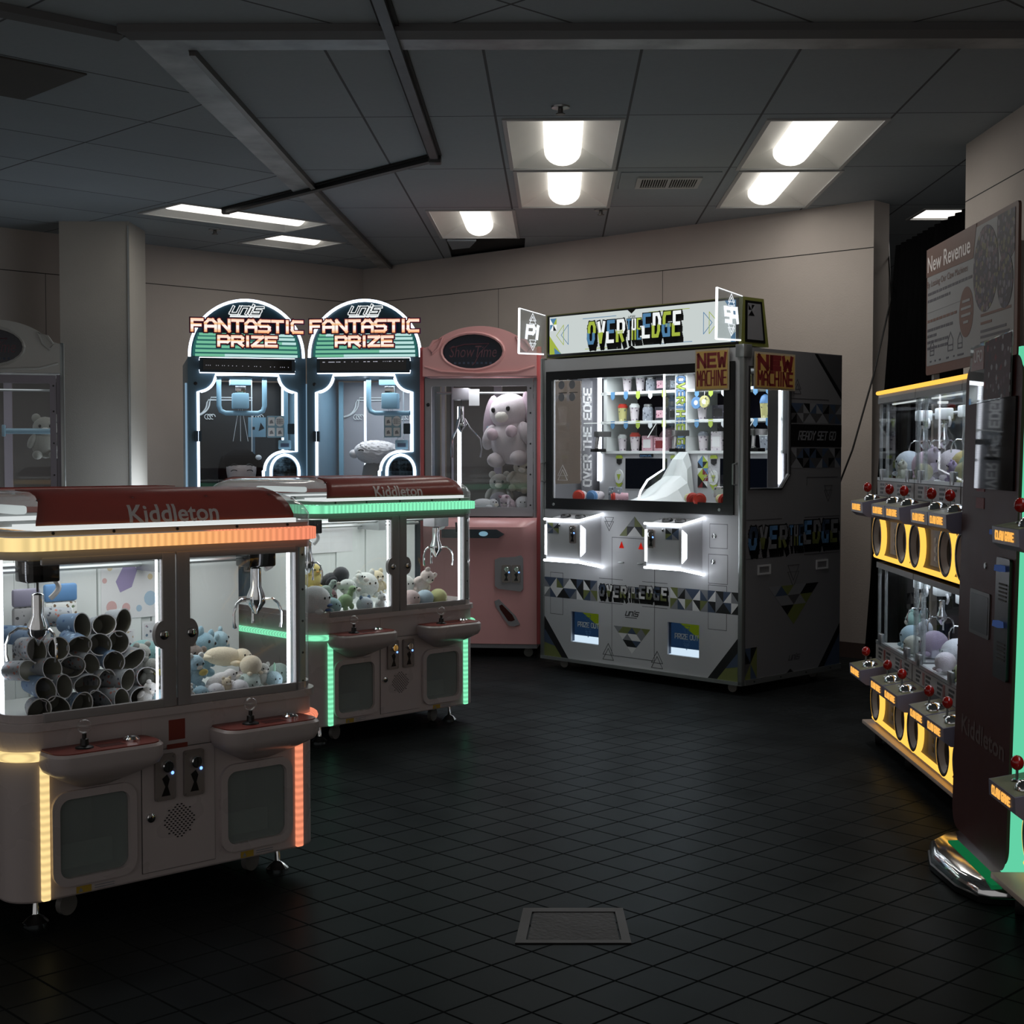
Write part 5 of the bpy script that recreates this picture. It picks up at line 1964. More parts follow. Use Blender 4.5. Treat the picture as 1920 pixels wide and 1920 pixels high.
def edge_machine():
    t = thing('two_player_prize_machine', 'large white two-player prize machine with lit shelves and a bright header sign', 'prize machine', OX, R(ODEG))
    X, D = .775, .965
    # cabinet
    b = MB()
    b.plate([(-X + .02, .07), (X - .02, .07), (X - .02, 1.0), (-X + .02, 1.0)], F(.0), -.012, 0, 0,
            [[(-.523, .181), (-.294, .181), (-.294, .368), (-.523, .368)], [(.242, .178), (.472, .178), (.472, .366), (.242, .366)]])
    b.plate([(-X + .02, .99), (X - .02, .99), (X - .02, 1.915), (-X + .02, 1.915)], F(.0), -.012, 0, 0, [[(-.67, 1.055), (.64, 1.055), (.64, 1.79), (-.67, 1.79)]])
    b.box(-X + .02, X - .02, .013, D, .07, .085)
    b.box(-X + .02, X - .02, .013, D, 1.0, 1.04)
    b.box(-X + .02, X - .02, .013, D, 1.82, 1.915)
    b.box(-X + .02, X - .02, D - .02, D, .085, 1.82)
    b.build('cabinet', 'ote_white', t)
    win = [(.055, 1.144), (.345, 1.144), (.42, 1.22), (.42, 1.80), (.055, 1.80)]
    for sx, nm in ((1, 'a'), (-1, 'b')):
        b = MB()
        mp = SR(X) if sx > 0 else SL(-X)
        b.plate([(.01, .07), (D - .01, .07), (D - .01, 1.915), (.01, 1.915)], mp, -.014, 0, 0, [win])
        o = b.build('side_panel', 'ote_side', t)
        b = MB()
        outline(b, [(.045, 1.136), (.350, 1.136), (.43, 1.216), (.43, 1.81), (.045, 1.81)], .008, mp, .0)
        b.build('window_trim', 'ink_black', o)
        MB().plate(win, mp, -.006, -.006).build('side_window', 'glass_clear', o)
        if sx < 0:
            continue
        # side graphics
        b = MB()
        mats = ['ink_black', 'ink_line', 'ink_slate', 'ink_olive', 'ink_mid', 'ink_blue', 'ink_white']
        tri_grid(b, .43, .95, 1.509, 1.622, 8, 2, mp, [0, 1, 1, 2, 4], 2)
        tri_grid(b, .43, .95, 1.252, 1.365, 8, 2, mp, [0, 1, 1, 2, 4], 5)
        b.plate([(.43, 1.372), (.955, 1.372), (.955, 1.502), (.43, 1.502)], mp, 0, .001, 0)
        b.word('READY SET GO', .52, .89, 1.415, 1.460, .008, mp, .001, .0016, 4, .3, .25)
        b.plate([(.67, 1.91), (.70, 1.91), (.953, 1.69), (.953, 1.65)], mp, 0, .001, 0)
        b.plate([(.70, 1.91), (.953, 1.91), (.953, 1.69)], mp, 0, .001, 1)
        b.plate([(.72, .075), (.78, .075), (.953, .27), (.953, .33)], mp, 0, .001, 0)
        b.plate([(.78, .075), (.953, .075), (.953, .27)], mp, 0, .001, 2)
        tri_grid(b, .012, .13, .085, .26, 2, 2, mp, [0, 3, 1, 2], 4)
        block_logo(b, .05, .93, .765, .95, mp, (0, [2, 4, 5, 4], [5, 3, 4, 3]), .0015)
        down_triangle(b, .48, .585, .49, .225, mp, [0, 4, 2, 3, 1], 8)
        tri_lines(b, .475, .66, .11, mp, 1, False)
        tri_lines(b, .50, 1.70, .07, mp, 1)
        tri_lines(b, .82, 1.12, .08, mp, 1, False)
        for z in (.965, .75):
            b.box(X, X + .001, .02, .36, z, z + .004, 1)
            b.box(X, X + .001, .58, .94, z, z + .004, 1)
        b.box(X, X + .001, .60, .92, 1.195, 1.199, 1)
        b.box(X, X + .001, .60, .604, 1.15, 1.199, 1)
        b.box(X, X + .001, .44, .82, 1.645, 1.649, 1)
        b.word('unis', .44, .54, .155, .180, .006, mp, 0, .001, 1, .35, .4)
        b.plate([(.40, .075), (.50, .075), (.45, .105)], mp, 0, .0012, 0)
        b.build('side_graphics', mats, o)
        for y0 in (.13, .70):
            b = MB()
            b.plate([(y0, .66), (y0 + .12, .66), (y0 + .12, .715), (y0, .715)], mp, 0, .006, 0, [[(y0 + .012, .67), (y0 + .108, .67), (y0 + .108, .705), (y0 + .012, .705)]])
            b.plate([(y0 + .012, .67), (y0 + .108, .67), (y0 + .108, .705), (y0 + .012, .705)], mp, 0, .001, 1)
            b.build('grip', ['ote_white', 'ote_side'], o)
    # edge profiles
    b = MB()
    for sx in (-1, 1):
        b.box(sx * (X - .012) - .014, sx * (X - .012) + .014, -.012, .022, .055, 1.925, 0, .003)
    b.box(-X, X, -.012, .022, .055, .075)
    b.box(X - .012, X + .006, .02, D, .055, .085)
    b.box(-X - .006, -X + .012, .02, D, .055, .085)
    b.box(X - .05, X + .008, -.016, .06, 1.86, 1.93, 0, .003)
    for y in (.1, .35, .6, .85):
        b.lathe([(.006, .006), (.004, .009)], (X, y, .07), 'x', 1, 8)
    b.build('edge_profile', ['alu', 'black'], t)
    # window
    b = MB()
    b.plate([(-.727, .995), (.715, .995), (.715, 1.840), (-.727, 1.840)], F(-.002), 0, .012, 0, [rrect(-.677, .645, 1.06, 1.788, .012)])
    for x in (-.66, .62):
        b.lathe([(.010, -.014), (.008, -.018)], (x, 0, 1.022), 'y', 1, 10)
    o = b.build('window_frame', ['black', 'alu'], t)
    MB().plate(rrect(-.677, .645, 1.06, 1.788, .012), F(-.006), 0, 0).build('pane', 'glass_clear', o)
    for x in (-.745, .728):
        MB().tube([(x, -.0, 1.16), (x, -.035, 1.165), (x, -.035, 1.275), (x, -.0, 1.28)], .006, 0, 6).build('handle', 'alu', o)
    b = MB()
    for x, z in ((-.59, 1.20), (.545, 1.20)):
        tri_lines(b, x, z, .08, F(-.006), 0, True, .001, .003)
    for k in range(4):
        b.plate(arc(-.60 + (k % 2) * .09, 1.755 - (k // 2) * .075, .026, .026, 0, 345, 14), F(-.006), 0, .001, 1)
        b.box(-.635 + (k % 2) * .09, -.565 + (k % 2) * .09, .0045, .005, 1.785 - (k // 2) * .08, 1.789 - (k // 2) * .08, 2)
    b.build('window_sticker', ['ink_white', 'ink_mid', 'ink_black'], o)
    # interior
    b = MB()
    b.box(-X + .02, X - .02, .74, .76, 1.04, 1.82, 0)
    b.box(-.70, .72, .44, .74, 1.335, 1.352, 1)
    b.box(-.70, .72, .44, .74, 1.522, 1.540, 1)
    b.box(-.70, .72, .44, .74, 1.707, 1.724, 1)
    b.box(-.655, -.630, .44, .74, 1.335, 1.82, 1)
    b.box(-.070, .022, .44, .74, 1.04, 1.82, 1)
    b.box(.700, .72, .44, .74, 1.335, 1.82, 1)
    o = b.build('shelf_unit', ['deep_plum', 'white_inside'], t)
    b = MB()
    b.box(-.70, .72, .452, .47, 1.04, 1.335, 0)
    for xa in (-.475, .270):
        b.box(xa, xa + .335, .446, .452, 1.115, 1.305, 1)
    for xa in (-.56, -.115, .19):
        b.plate(arc(xa + .03, 1.19, .036, .045, 0, 345, 16), F(.452), 0, .006, 2)
        b.plate([(xa + .014, 1.205), (xa + .046, 1.205), (xa + .03, 1.165)], F(.452), .006, .008, 3)
        b.plate([(xa + .01, 1.30), (xa + .05, 1.30), (xa + .05, 1.275), (xa + .03, 1.265), (xa + .01, 1.275)], F(.452), 0, .005, 4)
        b.plate([(xa + .01, 1.325), (xa + .05, 1.325), (xa + .06, 1.305), (xa, 1.305)], F(.452), 0, .005, 3)
        b.plate([(xa, 1.15), (xa + .06, 1.15), (xa + .03, 1.115)], F(.452), 0, .005, 3)
    tri_grid(b, .10, .175, 1.13, 1.325, 2, 5, F(.452), [2, 3, 4, 5, 6], 9, .003)
    b.plate(rrect(-.36, -.25, 1.312, 1.332, .006), F(.452), 0, .006, 4)
    b.word('ESPECIAL', -.352, -.258, 1.317, 1.327, .002, F(.452), .006, .007, 6)
    b.build('lower_panel', ['ote_white', 'screen', 'white_inside', 'ink_green', 'ink_black', 'ink_maroon', 'ink_blue'], o)
    tags = [(-.575, 0), (-.465, 0), (-.365, 1), (-.265, 2), (-.155, 1), (.10, 0), (.205, 1), (.30, 2), (.42, 0), (.53, 0), (.62, 0)]
    for z in (1.540, 1.724):
        for x, m in tags:
            b = MB()
            b.plate([(x - .016, z), (x + .016, z), (x + .016, z - .038), (x, z - .052), (x - .016, z - .038)], F(.438), 0, .002)
            b.build('shelf_tag', ('shelf_tag_blue', 'shelf_tag_green', 'shelf_tag_white')[m], o)
    # lit verticals
    for x, y in ((-.695, .44), (.690, .43)):
        MB().box(x - .014, x + .014, y, y + .01, 1.16, 1.82).build('led_strip', 'led_white', t)
    # banner with the name on the centre post and on the side cards
    b = MB()
    for i, ch in enumerate('OVERTHEEDGE'):
        z1 = 1.80 - i * .0415
        for m, w, d in ((0, .017, .002), (1 + i % 2, .011, .003)):
            b.strokes([[(-.052 + p_[1] * .056, z1 - .034 * p_[0]) for p_ in pl] for pl in G[ch]], w, F(.44), d - .001, d, m)
    b.build('banner_lettering', ['ink_black', 'ink_blue', 'ink_green', 'ink_white'], t)
    for sx in (-1, 1):
        b = MB()
        mp = SR(-X + .06) if sx < 0 else SL(X - .06)
        b.plate([(.30, 1.06), (.40, 1.06), (.40, 1.80), (.30, 1.80)], mp, -.002, 0, 0)
        for w, z1 in (('OVER', 1.13), ('THE', 1.36), ('EDGE', 1.555)):
            for i, ch in enumerate(w):
                zz = z1 + i * .052
                sg = 1 if sx < 0 else -1
                b.strokes([[(.35 + sg * .033 - sg * p[1] * .066, zz + p[0] * .036) for p in pl] for pl in G[ch]], .0135, mp, 0, .002, 1)
        b.build('side_card', ['ote_side', 'ink_white'], t)
    # clear divider with a lit edge, white ramp, pusher arms
    b = MB()
    dv = [(.02, 1.07), (.10, 1.175), (.25, 1.24), (.25, 1.81), (.44, 1.81), (.44, 1.07)]
    b.plate(dv, SR(.0), 0, .004, 0)
    o = b.build('divider', 'acrylic', t)
    b = MB()
    b.tube([(.002, y, z) for y, z in [(.02, 1.07), (.04, 1.115), (.10, 1.178), (.25, 1.242), (.25, 1.81)]], .006, 0, 6)
    b.build('lit_edge', 'led_edge', o)
    rings = []
    for y, hw, z in ((.03, .07, 1.052), (.05, .085, 1.066), (.16, .10, 1.095), (.24, .12, 1.15), (.34, .11, 1.20), (.38, .075, 1.30), (.438, .06, 1.345)):
        rings.append([(-hw * 1.45, y, 1.042), (-hw, y, 1.04 + (z - 1.04) * .75), (-hw * .55, y, z), (hw * .55, y, z), (hw, y, 1.04 + (z - 1.04) * .75), (hw * 1.45, y, 1.042)])
    MB().loft(rings).build('ramp', 'white_inside', t, ang=20)
    b = MB()
    b.box(-.70, .70, .03, .44, 1.040, 1.046)
    b.build('prize_bed', 'pack_dark', t)
    for x in (-.60, .03, .60):
        b = MB()
        b.box(x - .012, x + .03, .30, .42, 1.44, 1.475, 0, .004)
        b.tube([(x, .33, 1.46), (x + .045, .26, 1.37), (x + .09, .22, 1.36)], .011, 0, 6)
        b.box(x + .06, x + .13, .19, .26, 1.345, 1.365, 1, .003)
        b.build('pusher', ['alu_dark', 'black'], t)
    b = MB()
    for xa in (-.68, .03):
        b.tube([(xa + .02, .26, 1.525), (xa + .62, .26, 1.525), (xa + .58, .22, 1.43)], .003, 0, 5)
        b.plate([(xa + .02, 1.43), (xa + .62, 1.43), (xa + .62, 1.525), (xa + .02, 1.525)], F(.26), 0, .002, 1)
    b.build('clear_screen', ['led_gap', 'acrylic'], t)
    area('shelf_light', t, (0, .25, 1.81), 1.3, .35, 7.5, (.90, .95, 1))
    # control boxes with light edges
    for x0, x1, mir in ((-.555, -.275, 0), (.238, .492, 1)):
        b = MB()
        P = .186
        rings = [[(x0, -y, z0), (x1, -y, z0), (x1, -y, z1), (x0, -y, z1)] for y, z0, z1 in ((0, .66, .965), (P * .55, .685, .952), (P, .70, .932))]
        b.loft(rings)
        o = b.build('control_box', 'ote_white', t)
        b = MB()
        b.box(x0 + .012, x1 - .012, -P - .004, -P, .712, .922, 0)
        b.build('hatch', 'ote_white', o)
        b = MB()
        b.tube([(x0 - .002, -P - .014, .940), (x1 + .012, -P - .014, .940), (x1 + .014, -.004, .972)], .0075, 0, 6)
        b.tube([(x0 - .002, -P - .014, .692), (x1 + .012, -P - .014, .692), (x1 + .014, -.004, .653)], .0075, 0, 6)
        b.box(x0 - .004, x0 + .006, -P - .008, -P + .004, .725, .905)
        b.plate([(-P + .005, .725), (-P + .045, .75), (-P + .045, .885), (-P + .005, .91)], SR(x1), 0, .003)
        b.build('light_edge', 'led_edge', o)
        for q, xx in enumerate((x0 + .085, x1 - .075)):
            b = MB()
            b.lathe([(.032, .945 + .006), (.032, .962), (.026, .968)], (xx, -P * .55, 0), m=0, seg=18)
            b.build('button', 'black', o)
        xc = x1 - .05 if not mir else x0 + .045
        coin_slot(o, xc, .855, -P - .004, .048, .105)
        lock(o, x0 + .13 if mir else x0 + .12, .905, -P - .004, .008)
        b = MB()
        xe = x0 + .016 if not mir else x1 - .11
        tri_grid(b, xe, xe + .094, .855, .918, 2, 2, F(-P - .004), [0, 1, 2, 3], 3 + mir)
        b.build('box_graphics', ['ink_black', 'ink_slate', 'ink_olive', 'ink_mid'], o)
    # prize openings
    for x0, x1, z0, z1 in ((-.523, -.294, .181, .368), (.242, .472, .178, .366)):
        b = MB()
        b.plate([(x0, z0 + .04), (x1, z0 + .04), (x1, z1), (x0, z1)], F(.035), 0, .002, 0)
        b.plate([(x0 + (x1 - x0) * .25, z1), (x1, z1), (x1, z0 + .09)], F(.035), .002, .003, 1)
        cx = (x0 + x1) / 2
        b.word('PRIZE OUT', cx - .085, cx + .085, z0 + .095, z0 + .122, .005, F(.035), .003, .004, 2)
        for z in (z0 + .155, z0 + .07):
            tri_lines(b, cx, z, .045, F(.035), 3, False, .004, .002)
        b.build('prize_flap', ['prize_blue', 'prize_green', 'ink_white', 'ink_blue'], t)
        b = MB()
        b.loft([[(x, y, z) for x, z in ((x0, z0), (x1, z0), (x1, z1), (x0, z1))] for y in (.012, .045)], 0, True, (False, False))
        b.build('prize_opening', 'ink_slate', t)
        b = MB()
        b.plate([(x0, .014), (x1, .014), (x1, .034), (x0, .034)], TP(z0 + .001), 0, .002)
        b.plate([(x0, z0 + .003), (x1, z0 + .003), (x1, z0 + .04), (x0, z0 + .04)], F(.035), 0, .002)
        b.build('prize_lamp', 'prize_light', t)
    # front graphics
    mats = ['ink_black', 'ink_slate', 'ink_olive', 'ink_mid', 'ink_white', 'ink_blue', 'ink_green', 'ink_line', 'dot_red']
    b = MB()
    tri_grid(b, -.757, -.305, .445, .568, 8, 2, F(0), [0, 1, 2, 3, 4], 11)
    tri_grid(b, .262, .75, .445, .568, 9, 2, F(0), [0, 1, 2, 3, 4], 12)
    block_logo(b, -.288, .242, .458, .562, F(0), (0, [1, 4, 3, 4], [3, 2, 4, 2]), .0015)
    down_triangle(b, -.028, .31, .285, .155, F(0), [0, 3, 1, 2, 4], 21)
    b.plate([(-.755, .33), (-.755, .25), (-.60, .075), (-.545, .075)], F(0), 0, .001, 0)
    b.plate([(-.755, .25), (-.755, .075), (-.60, .075)], F(0), 0, .001, 2)
    b.plate([(-.755, .25), (-.755, .16), (-.66, .142)], F(0), .001, .002, 1)
    b.plate([(.755, .33), (.755, .25), (.60, .075), (.535, .075)], F(0), 0, .001, 0)
    b.plate([(.755, .25), (.755, .075), (.60, .075)], F(0), 0, .001, 2)
    b.plate([(.755, .25), (.755, .16), (.66, .142)], F(0), .001, .002, 1)
    b.plate([(-.128, .848), (-.01, .965), (.108, .848)], F(0), 0, .001, 2)
    b.plate([(-.068, .848), (-.01, .905), (.048, .848)], F(0), .001, .002, 4)
    b.plate([(-.068, .848), (-.068, .905), (-.01, .905)], F(0), .001, .002, 0)
    b.plate([(-.01, .905), (.048, .848), (.048, .905)], F(0), .001, .002, 0)
    b.plate([(-.068, .905), (-.01, .965), (-.01, .905)], F(0), .001, .002, 3)
    b.word('unis', -.075, .02, .378, .402, .006, F(0), 0, .001, 0, .35, .4)
    b.box(-.08, .01, -.001, 0, .365, .369, 0)
    for x, z in ((-.215, .13), (.165, .12)):
        tri_lines(b, x, z, .085, F(0), 7)
    for x, z in ((-.21, .93), (.215, .93)):
        tri_lines(b, x, z, .07, F(0), 7, False)
    for z in (.585, .44):
        b.box(-.29, -.10, -.001, 0, z, z + .003, 7)
        b.box(.05, .24, -.001, 0, z, z + .003, 7)
    b.build('front_graphics', mats, t)
    b = MB()
    b.plate([(-.188, .128), (.146, .128), (.146, .838), (-.188, .838)], F(0), 0, .0008, 0)
    b.plate([(-.1845, .1315), (.1425, .1315), (.1425, .8345), (-.1845, .8345)], F(0), .0002, .0011, 1)
    o = b.build('front_hatch', ['ink_line', 'ote_white'], t)
    o.location.y = .0002
    b = MB()
    for x in (-.11, .04):
        b.plate([(x - .018, .775), (x + .018, .775), (x, .815)], F(0), .0012, .004, 0)
    b.build('warning_lamp', 'dot_red', o)
    b = MB()
    for x in (-.11, .04):
        b.box(x - .02, x + .02, -.012, -.001, .685, .695, 0, .003)
    b.build('pull', 'alu', o)
    for x0, x1, z0, z1 in ((.543, .668, .806, .943), (.535, .67, .607, .773), (.535, .665, .35, .60), (-.70, -.59, .34, .60)):
        b = MB()
        b.plate([(x0, z0), (x1, z0), (x1, z1), (x0, z1)], F(0), 0, .0008, 0)
        b.plate([(x0 + .003, z0 + .003), (x1 - .003, z0 + .003), (x1 - .003, z1 - .003), (x0 + .003, z1 - .003)], F(0), .0003, .0011, 1)
        o = b.build('small_hatch', ['ink_line', 'ote_white'], t)
        o.location.y = .0004
        if z0 > .6:
            lock(o, x0 + .035, (z0 + z1) / 2 + (.04 if z0 < .7 else 0), -.001, .013)
    # header sign
    b = MB()
    cs = [(.0, 1.925), (.25, 1.925), (.20, 2.19), (.0, 2.19)]
    b.loft([[(x, y, z) for y, z in cs] for x in (-.735, .755)])
    b.plate([(.03, 1.945), (.215, 1.945), (.18, 2.172), (.03, 2.172)], SR(.755), 0, .003, 1)
    b.plate([(.048, 1.96), (.195, 1.96), (.165, 2.158), (.048, 2.158)], SR(.755), .003, .004, 2)
    tri_grid(b, .055, .11, 2.09, 2.15, 2, 2, SR(.759), [1, 3, 2], 2)
    o = b.build('header', ['olive', 'black', 'ote_side', 'ink_mid'], t)
    b = MB()
    inner = [(-.60, 1.946), (-.065, 1.946), (-.033, 1.966), (0, 1.946), (.72, 1.946), (.72, 2.075), (.645, 2.174), (0, 2.174), (-.033, 2.150), (-.065, 2.174), (-.70, 2.174), (-.70, 2.06)]
    b.plate([(-.72, 1.932), (.735, 1.932), (.735, 2.184), (-.72, 2.184)], F(0), 0, .006, 0)
    b.build('sign_border', 'black', o)
    MB().plate(inner, F(0), .006, .009).build('sign_face', 'marquee', o)
    b = MB()
    mats = ['ink_black', 'mq_blue', 'mq_green', 'mq_white', 'ink_mid']
    block_logo(b, -.378, .345, 1.952, 2.146, F(-.0095), (0, [2, 3, 1, 3], [1, 2, 3, 2]), .002)
    b.word('unis', -.055, -.005, 2.128, 2.138, .0022, F(-.0095), 0, .001, 0, .35, .4)
    for x, k, m in ((-.54, -1, 1), (-.58, -1, 2), (.50, 1, 1), (.54, 1, 2)):
        b.strokes([[(x, 2.0), (x, 2.12), (x + k * .06, 2.06), (x, 2.0)]], .0035, F(-.0095), 0, .001, m)
    for z, xa, xb, m in ((2.145, -.42, -.15, 1), (2.148, .10, .40, 2), (1.962, -.40, -.16, 2), (1.962, .10, .42, 1)):
        b.box(xa, xb, -.0105, -.0095, z, z + .0035, m)
    b.plate([(-.70, 2.06), (-.70, 1.946), (-.60, 1.946)], F(-.006), .0, .003, 2)
    b.plate([(-.66, 1.985), (-.655, 1.946), (-.60, 1.946)], F(-.006), .003, .004, 1)
    b.plate([(.72, 2.075), (.72, 2.174), (.645, 2.174)], F(-.006), .0, .003, 1)
    b.plate([(.69, 1.946), (.72, 1.946), (.72, 2.0), (.69, 1.975)], F(-.009), .0, .001, 1)
    tri_grid(b, -.695, -.64, 2.09, 2.165, 2, 2, F(-.009), [0, 2, 3, 1], 5, .001)
    b.build('sign_graphics', mats, o)
    # flags standing out at both ends of the header
    for x, txt in ((-.742, 'P1'), (.762, 'P2')):
        b = MB()
        sg = [(-.235, 1.945), (-.02, 1.95), (-.005, 2.19), (-.23, 2.22)]
        b.plate(sg, SR(x), -.005, .005, 0)
        o2 = b.build('player_flag', 'wing_clear', o)
        b = MB()
        b.tube([(x, y, z) for y, z in (sg[0], sg[1])], .005, 0, 6)
        b.tube([(x, y, z) for y, z in (sg[3], sg[0])], .007, 0, 6)
        b.tube([(x, y, z) for y, z in (sg[2], sg[3])], .0025, 0, 6)
        b.build('lit_edge', 'wing_edge', o2)
        b = MB()
        if txt == 'P1':
            mp = lambda a, c, d=0.0: (x + .0055 + d, -.205 + a, c)
        else:
            mp = lambda a, c, d=0.0: (x + .0055 + d, -.005 - a - .02, c)
        b.word(txt, .035, .135, 2.045, 2.115, .022, mp, 0, .001, 0, .35, .15)
        for z, u in ((2.15, True), (2.012, False)):
            tri_lines(b, .085, z, .055, mp, 0, u, .001, .003)
        b.build('lettering', 'wing_lit', o2)
    for x in (-.65, .65):
        for y in (.08, D - .1):
            caster(t, x, y, .026, .02, .072)
    return t


edge_machine()


# prizes on the shelves: cups, jars and boxes
def prize_cup(label, x, y, z, pr, lid, dome=False, h=.085, lying=0.0, group='prizes on the shelves of the large white machine', rz=0.0):
    b = MB()
    r = h * .36
    b.lathe([(r * .74, 0), (r, h)], m=0, seg=18)
    loc = in_o(x, y, z)
    rot = (0, 0, R(ODEG) + rz)
    if lying:
        rot = (R(92), 0, R(ODEG) + rz)
    o = b.build('prize_cup', pr, None, loc, rot)
    tag(o, label, 'cup', group)
    b = MB()
    if dome:
        b.lathe([(r * 1.06, h), (r * 1.06, h + .006), (r * .98, h + .02), (r * .7, h + .042), (r * .2, h + .052)], m=0, seg=18)
    else:
        b.lathe([(r * 1.06, h), (r * 1.06, h + .012), (r * .8, h + .02), (r * .8, h + .026)], m=0, seg=18)
    b.build('lid', lid, o)
    return o


def prize_box(label, x, y, z, w, d, h, pr, rz=0.0, frame='ink_white', group='prizes on the shelves of the large white machine'):
    b = MB()
    b.box(-w / 2, w / 2, -d / 2, d / 2, 0, h, 0, .003)
    o = b.build('prize_box', pr, None, in_o(x, y, z), (0, 0, R(ODEG) + rz))
    tag(o, label, 'box', group)
    b = MB()
    b.plate([(-w * .36, h * .2), (w * .36, h * .2), (w * .36, h * .75), (-w * .36, h * .75)], F(-d / 2), .0, .0015, 0)
    b.build('print_panel', frame, o)
    return o


def prize_jar(label, x, y, z, h, pr, group='prizes on the shelves of the large white machine'):
    b = MB()
    b.lathe([(.030, 0), (.034, .01), (.034, h * .7), (.028, h * .82), (.022, h * .84)], m=0, seg=18)
    o = b.build('prize_jar', pr, None, in_o(x, y, z), (0, 0, R(ODEG)))
    tag(o, label, 'jar', group)
    MB().lathe([(.026, h * .84), (.026, h * .97), (.02, h)], m=0, seg=18).build('lid', 'alu', o)
    return o


Z1, Z2, Z3 = 1.724, 1.540, 1.352
prize_cup('white printed cup at the left end of the top shelf', -.525, .52, Z1, 'prize_cup', 'white_inside')
prize_cup('white printed cup second from left on the top shelf', -.415, .52, Z1, 'prize_cup', 'white_inside')
prize_jar('pale grey jar on the top shelf, left bay', -.328, .52, Z1, .092, 'prize_grey')
prize_box('dark box with a pink panel on the top shelf, left bay', -.235, .53, Z1, .085, .06, .085, 'prize_dark', 0, 'prize_pink')
prize_box('dark box at the right end of the top shelf, left bay', -.135, .54, Z1, .08, .06, .08, 'prize_dark', 0, 'prize_grey')
prize_cup('pink printed cup behind the centre post on the top shelf', .07, .52, Z1, 'prize_pink', 'white_inside')
prize_box('grey box behind the sign on the top shelf, right bay', .20, .53, Z1, .10, .06, .085, 'prize_grey')
prize_box('pale box at the right of the top shelf, right bay', .36, .53, Z1, .10, .06, .08, 'prize_yellow')
prize_cup('yellow-green cup with red lid at the left end of the middle shelf', -.555, .51, Z2, 'prize_yellow', 'red_rim')
prize_cup('white printed cup second from left on the middle shelf', -.455, .51, Z2, 'prize_cup', 'white_inside')
prize_jar('grey jar with a steel lid on the middle shelf, left bay', -.345, .51, Z2, .105, 'prize_grey')
prize_box('dark box with a pink window on the middle shelf, left bay', -.235, .53, Z2, .095, .06, .085, 'prize_dark', 0, 'prize_pink')
prize_box('black box with a yellow dot on the middle shelf, left of centre post', -.125, .53, Z2, .09, .06, .08, 'prize_dark', 0, 'black')
prize_cup('white printed cup at the left of the middle shelf, right bay', .085, .51, Z2, 'prize_cup', 'prize_grey', True)
prize_box('black box with a gold panel on the middle shelf, right bay', .21, .53, Z2, .09, .06, .085, 'prize_dark', 0, 'black')
prize_box('dark box with a pink panel on the middle shelf, right bay', .305, .53, Z2, .08, .06, .08, 'prize_dark', 0, 'prize_pink')
prize_cup('yellow cup with a blue dome at the right end of the middle shelf', .575, .47, Z2, 'prize_yellow', 'ink_blue', True)
prize_cup('white cup with an orange dome behind the side window', .575, .58, Z2, 'prize_cup', 'paper_yellow', True, .075)
prize_cup('white printed cup at the left end of the bottom shelf', -.555, .51, Z3, 'prize_cup', 'white_inside', False, .08)
prize_cup('white cup with a red lid on the bottom shelf', -.450, .51, Z3, 'prize_cup', 'red_rim', False, .09)
prize_box('pink and white box on the bottom shelf, left bay', -.345, .53, Z3, .085, .06, .095, 'prize_pink')
prize_box('deep pink box on the bottom shelf, left bay', -.240, .53, Z3, .095, .06, .085, 'prize_pink', 0, 'ink_maroon')
prize_jar('silver round jar left of the centre post on the bottom shelf', -.125, .53, Z3, .085, 'alu')
prize_cup('white printed cup at the left of the bottom shelf, right bay', .095, .51, Z3, 'prize_cup', 'prize_grey', False, .09)
prize_box('tall white printed box on the bottom shelf, right bay', .205, .52, Z3, .08, .06, .115, 'prize_cup')
prize_box('black box at the right of the bottom shelf, right bay', .30, .53, Z3, .08, .06, .08, 'prize_dark', 0, 'prize_grey')
prize_cup('printed cup at the right end of the bottom shelf', .55, .50, Z3, 'prize_grey', 'white_inside', False, .085)
b = MB()
b.lathe([(.085, 0), (.08, .04), (.055, .075), (.0, .09)], m=0, seg=24)
tag(b.build('prize_dome', 'prize_pink', None, in_o(-.27, .655, Z3 + .06), (0, 0, 0)), 'large deep pink dome standing behind the pink boxes', 'dome')
for x, z, m, l in ((.095, 1.64, 'ink_blue', 'blue disc pack hanging in the right bay'), (.155, 1.645, 'prize_yellow', 'yellow-green disc pack hanging in the right bay')):
    b = MB()
    b.lathe([(.036, 0), (.036, .012), (.03, .016)], m=0, axis='y', seg=22)
    b.lathe([(.015, -.001), (.015, .0)], m=1, axis='y', seg=14)
    b.cyl((0, .006, .036), (0, .006, 1.706 - z), .002, m=1, seg=6)
    tag(b.build('disc_pack', [m, 'ink_white'], None, in_o(x, .435, z), (0, 0, R(ODEG))), l, 'disc')
BED = 'prizes lying on the bed of the large white machine'
prize_cup('lying white cup with a red lid at the left of the prize bed', -.55, .135, 1.078, 'prize_cup', 'red_rim', False, .10, 1, BED, .5)
prize_cup('lying white cup with a blue lid on the prize bed', -.40, .135, 1.078, 'prize_cup', 'ink_blue', False, .10, 1, BED, .2)
prize_cup('lying pale cup with a small red lid beside the clear box', -.235, .20, 1.075, 'prize_pink', 'red_rim', False, .08, 1, BED, -.8)
prize_box('clear printed box standing on the prize bed beside the ramp', -.305, .16, 1.046, .075, .07, .085, 'prize_grey', .6, 'acrylic', BED)
prize_cup('lying printed cup with red lid, left of the right-hand three', .30, .115, 1.078, 'prize_yellow', 'red_rim', False, .10, 1, BED, .9)
prize_cup('lying printed cup with red lid, middle of the right-hand three', .395, .09, 1.078, 'prize_cup', 'red_rim', False, .10, 1, BED, .7)
prize_cup('lying printed cup with red lid, rightmost on the prize bed', .545, .09, 1.078, 'prize_yellow', 'red_rim', False, .10, 1, BED, .9)
